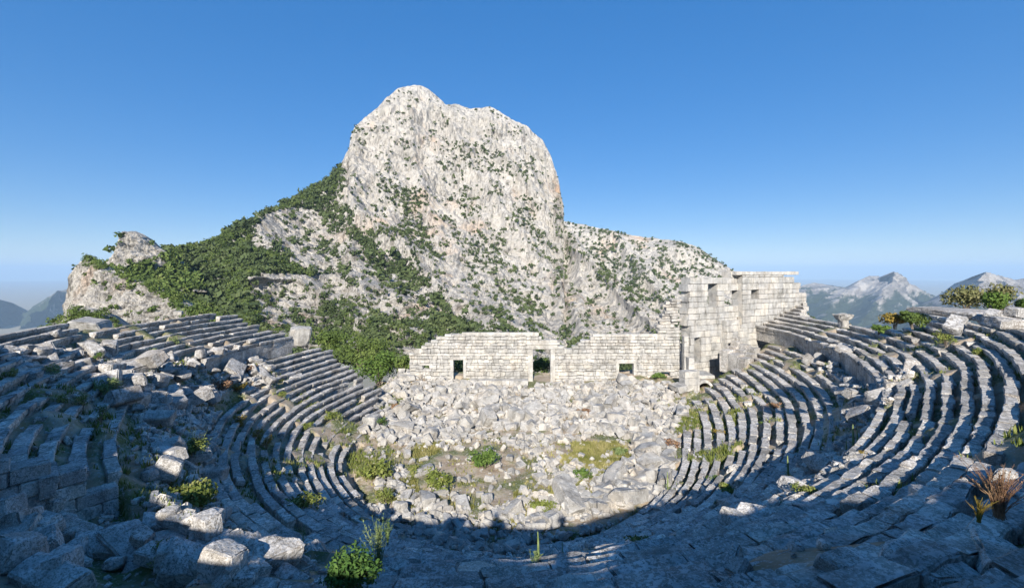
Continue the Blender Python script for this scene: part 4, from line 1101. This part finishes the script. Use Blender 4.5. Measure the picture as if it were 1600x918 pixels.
def dgrass(s, th, sd): return lambda X, Y: np.where(fbm(np.stack([X * s, Y * s, X * 0], -1), 3, sd) > th, 1.0, .06)
M['ochre2'] = leaf_mat('olive_twigs', (.08, .09, .035), (.15, .15, .06), (.24, .22, .11), 2.0)
ORCH = [(600, 700), (690, 690), (960, 690), (1040, 700), (960, 760), (880, 810), (740, 840), (620, 800), (560, 740)]
ground_cover(ORCH, 6500, .28, M['drygrass'], 'patchy green and yellow grass on the orchestra floor', dens=lambda X, Y: dgrass(.22, .02, 8)(X, Y) * np.where(np.hypot(X + 3.5, (Y - 40.5) * .8) < 5, .05, 1))
ground_cover([(205, 600), (330, 640), (350, 740), (340, 810), (240, 800), (218, 700)], 900, .4, M['grass'], 'grass in the gap between the left tiers', dens=dgrass(.4, .0, 12))
ground_cover([(0, 580), (250, 540), (560, 600), (600, 640), (520, 800), (300, 830), (0, 760)], 2600, .32, M['grass'], 'weeds growing in the joints of the left seats', dens=dgrass(.45, .16, 13))
ground_cover([(1040, 620), (1200, 560), (1450, 500), (1600, 520), (1600, 700), (1200, 850), (1060, 760)], 1800, .28, M['grass'], 'weeds growing in the joints of the right seats', dens=dgrass(.45, .2, 14))
ground_cover([(530, 650), (600, 600), (640, 640), (600, 740), (560, 760), (530, 700)], 1500, .35, M['grass'], 'grass between the lowest left seats and the rubble', dens=dgrass(.3, .0, 9))
ground_cover([(1040, 640), (1160, 640), (1160, 700), (1080, 770), (1040, 700)], 1500, .3, M['grass'], 'dry grass on the lowest right seats', dens=dgrass(.3, .0, 10))

def bush(name, label, X, Y, Z, r_, h, mat, nleaf=900, leaf=.09, group=None, stems=5, lobes=5, cat='bush', drop=0.0):
    t = empty(name, (X, Y, Z)); tagobj(t, label, cat, group)
    # woody stems
    parts = []; tips = []
    for s_ in range(stems):
        a = rp.uniform(0, 6.28); d = rp.uniform(.2, .75) * r_; top = np.array([d * math.cos(a), d * math.sin(a), h * rp.uniform(.5, .8)])
        parts.append(tube([np.array([rp.normal(0, r_ * .06), rp.normal(0, r_ * .06), -.15]), top * np.array([.4, .4, .5]) + rp.normal(0, .03 * h, 3), top], [.03 * r_ + .01, .02 * r_ + .008, .006]))
        tips.append(top)
    o = mesh_obj('stem', *join(parts), M['bark'], t)
    # leaf lobes round the tips
    LV = []
    cen = [tp for tp in tips] + [np.array([rp.normal(0, .35) * r_, rp.normal(0, .35) * r_, h * rp.uniform(.25, .7)]) for _ in range(lobes)]
    per = nleaf // len(cen); n_ = 0; FF = []
    for c in cen:
        R_ = r_ * rp.uniform(.3, .55)
        d = rp.normal(0, 1, (per, 3)); d /= np.linalg.norm(d, axis=1, keepdims=True); rr = rp.uniform(.35, 1.08, (per, 1)) ** .6
        P = c + d * rr * R_ * np.array([1, 1, .8 * min(1.3, h / r_ * .8)]); P[:, 2] = np.maximum(P[:, 2], .02)
        nrm = d + rp.normal(0, .6, d.shape); nrm /= np.linalg.norm(nrm, axis=1, keepdims=True); a_ = np.cross(nrm, rp.normal(0, 1, d.shape)); a_ /= np.linalg.norm(a_, axis=1, keepdims=True); b_ = np.cross(nrm, a_)
        sz = leaf * rp.uniform(.5, 1.3, (per, 1))
        q = np.stack([P - a_ * sz, P - b_ * sz * .45, P + a_ * sz, P + b_ * sz * .45], 1); LV.append(q.reshape(-1, 3))
    V = np.concatenate(LV); mesh_obj('foliage', V, np.arange(len(V)).reshape(-1, 4), mat, t)
    return t

def tube(pts, rad, n=6):
    pts = np.array(pts, float); V = []; Fc = []
    for i, p in enumerate(pts):
        d = pts[min(i + 1, len(pts) - 1)] - pts[max(i - 1, 0)]; d /= np.linalg.norm(d) + 1e-9
        u = np.cross(d, [0.3, .9, .2]); u /= np.linalg.norm(u); v = np.cross(d, u)
        for k in range(n): V.append(p + rad[i] * (math.cos(6.283 * k / n) * u + math.sin(6.283 * k / n) * v))
    for i in range(len(pts) - 1):
        for k in range(n): Fc.append([i * n + k, i * n + (k + 1) % n, (i + 1) * n + (k + 1) % n, (i + 1) * n + k])
    return np.array(V), np.array(Fc)

def bpx(name, label, px, py, wpx, hpx, mat, Y=None, **kw):
    """bush whose foot shows at (px,py), wpx wide and hpx high in the photo"""
    X, Yy, Z = hit(px, py) if Y is None else at_px(px, py, Y)
    s = Yy / F; return bush(name, label, X, Yy, Z, wpx * s / 2, hpx * s, mat, leaf=kw.pop('leaf', max(.035, wpx * s * .05)), **kw)

# thicket at the left end of the stage wall and behind it
bpx('oak_bush', 'big bright green bush left of the stage wall', 592, 600, 78, 56, M['bush'], Y=78, nleaf=2600, leaf=.26, stems=8, lobes=12)
bpx('oak_bush', 'darker bush behind the big bright one by the stage wall', 565, 572, 90, 42, M['forest'], Y=84, nleaf=2400, leaf=.28, stems=8, lobes=12)
bpx('oak_bush', 'small bush just beside the left corner of the stage wall', 636, 592, 40, 44, M['forest'], Y=76, nleaf=1400, leaf=.24, stems=6, lobes=8)
bpx('oak_bush', 'bush at the foot of the slope above the left seat ends', 520, 548, 70, 34, M['forest'], Y=88, nleaf=1800, leaf=.28, lobes=10)
bpx('oak_bush', 'dark tree seen through the central doorway', 848, 583, 50, 26, M['forest'], Y=82, nleaf=1600, leaf=.26, lobes=8)
bpx('oak_bush', 'small tree seen through the left doorway', 717, 590, 40, 32, M['forest'], Y=80, nleaf=900, leaf=.22)
# on the right rim
bpx('rim_shrub', 'tall twiggy olive shrub on the right rim', 1510, 484, 62, 38, M['ochre2'], Y=42, nleaf=1500, leaf=.17, stems=10, lobes=8)
bpx('rim_shrub', 'bright green shrub in the middle of the right rim', 1551, 486, 36, 32, M['bush'], Y=36, nleaf=1500, leaf=.14, stems=8, lobes=8)
bpx('rim_shrub', 'yellowish shrub behind the bright one on the right rim', 1566, 484, 46, 42, M['ochre2'], Y=42, nleaf=1200, leaf=.16, stems=8, lobes=6)
bpx('rim_shrub', 'green shrub cut by the right edge of the picture', 1606, 492, 30, 26, M['bush'], Y=34, nleaf=1000, leaf=.14)
bpx('rim_shrub', 'dark rounded shrub below the right rim', 1425, 512, 40, 28, M['forest'], Y=46, nleaf=1200, leaf=.17)
bpx('rim_shrub', 'olive brown shrub left of the dark rounded one', 1398, 512, 34, 24, M['ochre'], Y=48, nleaf=800, leaf=.17)
bpx('rim_shrub', 'low bright shrub peeping over the right rows', 1374, 520, 30, 14, M['bush'], Y=46, nleaf=700, leaf=.15)
# among the left rows
PL = [
 ('herb_tuft', 'pale grey herb clump on the left rows', 168, 622, 40, 30, 'herb', 8), ('herb_tuft', 'green herb beside the pale clump on the left rows', 128, 640, 24, 26, 'grass', 5),
 ('herb_tuft', 'bushy green herb between the left rows', 157, 660, 22, 30, 'bush', 5), ('herb_tuft', 'green herb on the third left row', 95, 640, 26, 24, 'grass', 5),
 ('herb_tuft', 'green tuft at the left edge among the rows', 12, 600, 28, 26, 'grass', 5), ('herb_tuft', 'herb in front of the tilted dark slab', 82, 592, 30, 22, 'herb', 5),
 ('herb_tuft', 'feathery green bush on the left middle rows', 300, 722, 46, 40, 'grass', 7), ('herb_tuft', 'small bright tuft under the left rim', 152, 562, 16, 12, 'bush', 4),
 ('herb_tuft', 'yellow green tuft on the left upper rows', 272, 540, 20, 16, 'herb', 4), ('herb_tuft', 'small tuft lower on the left upper rows', 240, 552, 16, 10, 'herb', 4),
 ('spurge_bush', 'ochre bush amid the left collapse', 372, 612, 28, 14, 'ochre', 5), ('spurge_bush', 'rusty bush below the left collapse', 345, 612, 34, 20, 'dry', 5),
 ('spurge_bush', 'rusty bush higher in the left collapse', 388, 582, 30, 12, 'dry', 5), ('spurge_bush', 'ochre bush leftmost on the left middle rows', 372, 668, 26, 22, 'ochre', 5),
 ('spurge_bush', 'ochre bush between two others on the left middle rows', 398, 690, 22, 24, 'ochre', 5), ('spurge_bush', 'ochre bush rightmost on the left middle rows', 416, 702, 20, 26, 'ochre', 5),
 ('herb_tuft', 'bright tuft on a shaded left row', 408, 726, 18, 14, 'bush', 4), ('herb_tuft', 'green patch on the lower left seats', 440, 622, 20, 10, 'grass', 4),
 ('herb_tuft', 'green patch lower on the left seats', 478, 672, 26, 12, 'grass', 4), ('herb_tuft', 'long dark green patch on the left seats', 520, 655, 30, 12, 'grass', 4),
 ('low_bush', 'rounded green bush left in the rubble', 592, 668, 32, 34, 'bush', 6), ('low_bush', 'green bush in the middle of the orchestra', 757, 728, 62, 40, 'bush', 9),
 ('low_bush', 'large dark green bush left in the orchestra', 686, 764, 70, 52, 'grass', 9), ('low_bush', 'green bush beside the lowest left rows', 590, 745, 70, 40, 'grass', 9),
 ('low_bush', 'dark bush in the lowest left corner of the orchestra', 600, 786, 40, 40, 'grass', 7), ('low_bush', 'sprawling green bush below the left rubble', 642, 742, 40, 26, 'grass', 6),
 ('low_bush', 'bright green bush right in the orchestra', 906, 748, 42, 32, 'bush', 6), ('low_bush', 'yellow green bush near edge of the orchestra', 850, 800, 50, 30, 'grass', 6),
 ('low_bush', 'small bush right of the orchestra middle', 970, 710, 34, 18, 'herb', 5), ('low_bush', 'green strip at the foot of the stage wall', 790, 592, 42, 10, 'bush', 5),
 ('low_bush', 'small bush at the left foot of the stage wall', 681, 582, 18, 12, 'bush', 4), ('low_bush', 'low green bush below the left doorway', 705, 606, 24, 10, 'bush', 4),
 ('low_bush', 'dry brown bush in the rubble under the central door', 910, 650, 40, 22, 'dry', 5), ('low_bush', 'dry bush right of the rubble', 985, 592, 14, 12, 'dry', 3),
 ('low_bush', 'reddish bush in the left rubble', 618, 640, 28, 20, 'dry', 4), ('low_bush', 'green plant inside the central doorway', 862, 606, 14, 18, 'bush', 4),
 ('low_bush', 'dry bush on the lowest right seats', 1050, 700, 40, 26, 'dry', 5), ('low_bush', 'olive bush on the lower right seats', 1125, 680, 26, 20, 'ochre', 5),
 ('low_bush', 'green bush at the foot of the right seats', 1116, 755, 30, 24, 'bush', 5), ('low_bush', 'round brown bush on the right seats', 1212, 640, 28, 22, 'dry', 5),
 ('low_bush', 'bright tuft on the right seats', 1246, 662, 14, 10, 'bush', 4), ('low_bush', 'small green tuft on the right seats', 1192, 664, 12, 12, 'bush', 4),
 ('low_bush', 'green strip at the right end of the stage wall', 1030, 588, 34, 8, 'bush', 4),
 ('herb_tuft', 'green ivy on the upper right rows', 1478, 542, 34, 26, 'grass', 6), ('herb_tuft', 'second green ivy patch on the upper right rows', 1525, 560, 26, 18, 'grass', 5),
 ('herb_tuft', 'yellow herb beside the sunlit tilted block', 1350, 722, 24, 20, 'ochre', 4), ('herb_tuft', 'tuft in the pit at lower left', 45, 770, 30, 26, 'grass', 5),
 ('herb_tuft', 'dark spiky tuft in the lower left heap', 250, 895, 40, 50, 'grass', 6), ('herb_tuft', 'dark scrub above the pit', 300, 800, 90, 50, 'grass', 7),
 ('herb_tuft', 'dark herb on the shaded rows left of the leafy bush', 470, 800, 70, 30, 'grass', 6), ('herb_tuft', 'tuft in the shade below the orchestra', 1005, 862, 50, 18, 'grass', 5),
 ('herb_tuft', 'dark tuft under the sunlit tilted block', 1255, 778, 40, 20, 'grass', 5), ('herb_tuft', 'dark grass strip on the near right rows', 1140, 770, 40, 14, 'grass', 5),
]
for nm, lab, px, py, w, h, mt, st in PL:
    if nm == 'low_bush': h *= .5; w *= .85
    bpx(nm, lab, px, py, w, h, M[mt], nleaf=int(300 + w * 12), stems=st, lobes=5, cat='plant')
# the big leafy bush at the bottom
bpx('leafy_bush', 'leafy green bush in the foreground at the bottom', 546, 917, 104, 50, M['leafy'], Y=9.5, nleaf=3200, leaf=.055, stems=14, lobes=16, cat='bush')

def spiky(name, label, px, py, wpx, hpx, mat, n=40, Y=None, lean=.35, leaves=10, cat='plant', thick=1.0, group=None):
    """plant of thin upright branching stems with small leaves"""
    X, Yy, Z = hit(px, py) if Y is None else at_px(px, py, Y); s = Yy / F; H = hpx * s; W = wpx * s / 2
    t = empty(name, (X, Yy, Z)); tagobj(t, label, cat, group); parts = []; Lf = []
    for i in range(n):
        a = rp.uniform(0, 6.28); d = abs(rp.normal(0, .5)) * W; hh = H * rp.uniform(.55, 1)
        top = np.array([d * math.cos(a), d * math.sin(a), hh]); mid = top * np.array([.35, .35, .5]) + rp.normal(0, .03, 3) * H
        parts.append(tube([np.array([rp.normal(0, .06) * W, rp.normal(0, .06) * W, -.1]), mid, top], [.006 * thick, .005 * thick, .002 * thick], 4))
        for j in range(leaves):
            u = rp.uniform(.25, 1); p = mid * (1 - u) + top * u if u > .3 else mid * u * 2
            dd = rp.normal(0, 1, 3); dd /= np.linalg.norm(dd); dd[2] = abs(dd[2]) * .8; L_ = H * rp.uniform(.03, .07)
            c = np.cross(dd, [0, 0, 1.]); c /= np.linalg.norm(c) + 1e-6
            Lf += [p, p + dd * L_ * .5 - c * L_ * .22, p + dd * L_, p + dd * L_ * .5 + c * L_ * .22]
    mesh_obj('stem', *join(parts), mat, t); V = np.array(Lf)
    if leaves: mesh_obj('foliage', V, np.arange(len(V)).reshape(-1, 4), mat, t)
spiky('wiry_weed', 'tall wiry weed rising behind the leafy bush', 592, 885, 70, 78, M['herb'], n=46, Y=11.5, leaves=12)
spiky('wiry_weed', 'bright feathery weed top right of the leafy bush', 606, 845, 22, 34, M['bush'], n=20, Y=12.5, leaves=22)
spiky('dry_thorn_bush', 'reddish dry thorn bush at the right edge', 1562, 800, 96, 70, M['dry'], n=110, Y=7.6, leaves=6, thick=1.1, cat='bush')
spiky('dry_thorn_bush', 'yellowish dry thorn bush left of the reddish one', 1530, 806, 44, 30, M['ochre'], n=40, Y=7.4, leaves=12, cat='bush')
spiky('feathery_herb', 'feathery herb on the shaded left rows', 302, 722, 44, 44, M['herb'], n=30, leaves=14)
spiky('feathery_herb', 'small feathery herb on the shaded rows near the leafy bush', 474, 850, 22, 30, M['herb'], n=14, leaves=14)
spiky('feathery_herb', 'slim weed at the bottom centre', 835, 905, 26, 60, M['herb'], n=10, leaves=16)
spiky('feathery_herb', 'low weed on the shaded rows right of centre', 1005, 858, 36, 14, M['grass'], n=18, leaves=10)
# mulleins: single woolly spikes
def mullein(px, py, hpx, label, Y=None):
    X, Yy, Z = hit(px, py) if Y is None else at_px(px, py, Y); H = hpx * Yy / F
    t = empty('mullein', (X, Yy, Z)); tagobj(t, label, 'plant', 'mullein spikes')
    m = 9; zs = np.linspace(-.1, H, m); r0 = .045 * H
    parts = [tube([np.array([.02 * math.sin(z * 3), 0, z]) for z in zs], [r0 * (.45 if i < 3 else 1.0) * (1 - .8 * (i / m) ** 2) for i in range(m)], 7)]
    mesh_obj('flower_spike', *join(parts), M['herb'], t)
    Lf = []
    for i in range(16):
        a = rp.uniform(0, 6.28); L_ = H * .2 * rp.uniform(.6, 1); d = np.array([math.cos(a), math.sin(a), .55]); c = np.array([-math.sin(a), math.cos(a), 0]); p = np.array([0, 0, H * rp.uniform(0, .3)])
        Lf += [p, p + d * L_ * .5 - c * L_ * .2, p + d * L_, p + d * L_ * .5 + c * L_ * .2]
    V = np.array(Lf); mesh_obj('foliage', V, np.arange(len(V)).reshape(-1, 4), M['herb'], t)
for px, py, h, lab in ((1231, 752, 40, 'tall mullein spike left of the sunlit tilted block'), (1333, 705, 42, 'mullein spike in front of the tilted slabs on the right'), (1339, 700, 30, 'shorter mullein beside the one before the tilted slabs'), (1322, 712, 24, 'small mullein on the right rows'),
                      (432, 776, 20, 'pale mullein on the shaded left rows'), (424, 774, 16, 'shorter mullein on the shaded left rows'), (398, 868, 24, 'thin mullein beside the sunlit broken row'), (410, 872, 28, 'second thin mullein beside the sunlit broken row'),
                      (840, 882, 52, 'tall pale mullein in the shade below the orchestra'), (878, 868, 22, 'thin mullein right of the tall pale one'), (838, 858, 14, 'tiny mullein left of the tall pale one'), (148, 618, 26, 'mullein rising from the left rows'), (1043, 770, 30, 'pale mullein at the edge of the shade')):
    mullein(px, py, h, lab)
# ------------------------------------------------------------------ the photographer, whose shadow falls on the orchestra edge
def photographer():
    x, y = -.12, -1.15; gz = float(G(x, y)); H = -gz + .1
    V = [(0, 0, .95), (0, 0, 1.15), (0, 0, 1.42), (0, 0, 1.52), (0, .02, 1.66), (.19, 0, 1.42), (.27, .14, 1.2), (.12, .34, 1.5), (-.19, 0, 1.42), (-.27, .14, 1.2), (-.12, .34, 1.5),
         (.1, 0, .9), (.12, .02, .48), (.13, 0, .06), (.14, .16, .03), (-.1, 0, .9), (-.13, .03, .48), (-.15, 0, .06), (-.16, .16, .03)]
    E_ = [(0, 1), (1, 2), (2, 3), (3, 4), (2, 5), (5, 6), (6, 7), (2, 8), (8, 9), (9, 10), (0, 11), (11, 12), (12, 13), (13, 14), (0, 15), (15, 16), (16, 17), (17, 18)]
    R = [.15, .14, .15, .06, .11, .07, .05, .035, .07, .05, .035, .1, .065, .045, .04, .1, .065, .045, .04]
    k = H / 1.8; me = bpy.data.meshes.new('person'); me.from_pydata([(a * k, b * k, c * k) for a, b, c in V], E_, []); me.update()
    o = bpy.data.objects.new('person', me); COL.objects.link(o); o.location = (x, y, gz)
    sk = o.modifiers.new('skin', 'SKIN'); 
    for i, r_ in enumerate(R): me.skin_vertices[0].data[i].radius = (r_ * k, r_ * k)
    me.skin_vertices[0].data[0].use_root = True
    o.modifiers.new('sub', 'SUBSURF').render_levels = 2
    m, N, L, b = new_mat('dark_clothes', .9); b.inputs['Base Color'].default_value = (.08, .09, .12, 1); me.materials.append(m)
    tagobj(o, 'person standing on the top row taking the photograph', 'person')
photographer()
# ------------------------------------------------------------------ air
def haze():
    m = bpy.data.materials.new('clear_air'); m.use_nodes = True; N = m.node_tree.nodes; L = m.node_tree.links
    for n in list(N):
        if n.type != 'OUTPUT_MATERIAL': N.remove(n)
    v = N.new('ShaderNodeVolumePrincipled'); v.inputs['Color'].default_value = (.52, .75, 1.0, 1); v.inputs['Density'].default_value = 6e-5
    v.inputs['Anisotropy'].default_value = -0.1
    L.new(v.outputs[0], [n for n in N if n.type == 'OUTPUT_MATERIAL'][0].inputs['Volume'])
    x, y0_, y1_, z0, z1 = 46000, -45000, 46000, -620, 420
    V = [(-x, y0_, z0), (x, y0_, z0), (x, y1_, z0), (-x, y1_, z0), (-x, y0_, z1), (x, y0_, z1), (x, y1_, z1), (-x, y1_, z1)]
    Fc = [(0, 3, 2, 1), (4, 5, 6, 7), (0, 1, 5, 4), (1, 2, 6, 5), (2, 3, 7, 6), (3, 0, 4, 7)]
    o = mesh_obj('haze', V, Fc, m); tagobj(o, 'thin blue mountain haze', 'haze', kind='stuff')
haze()
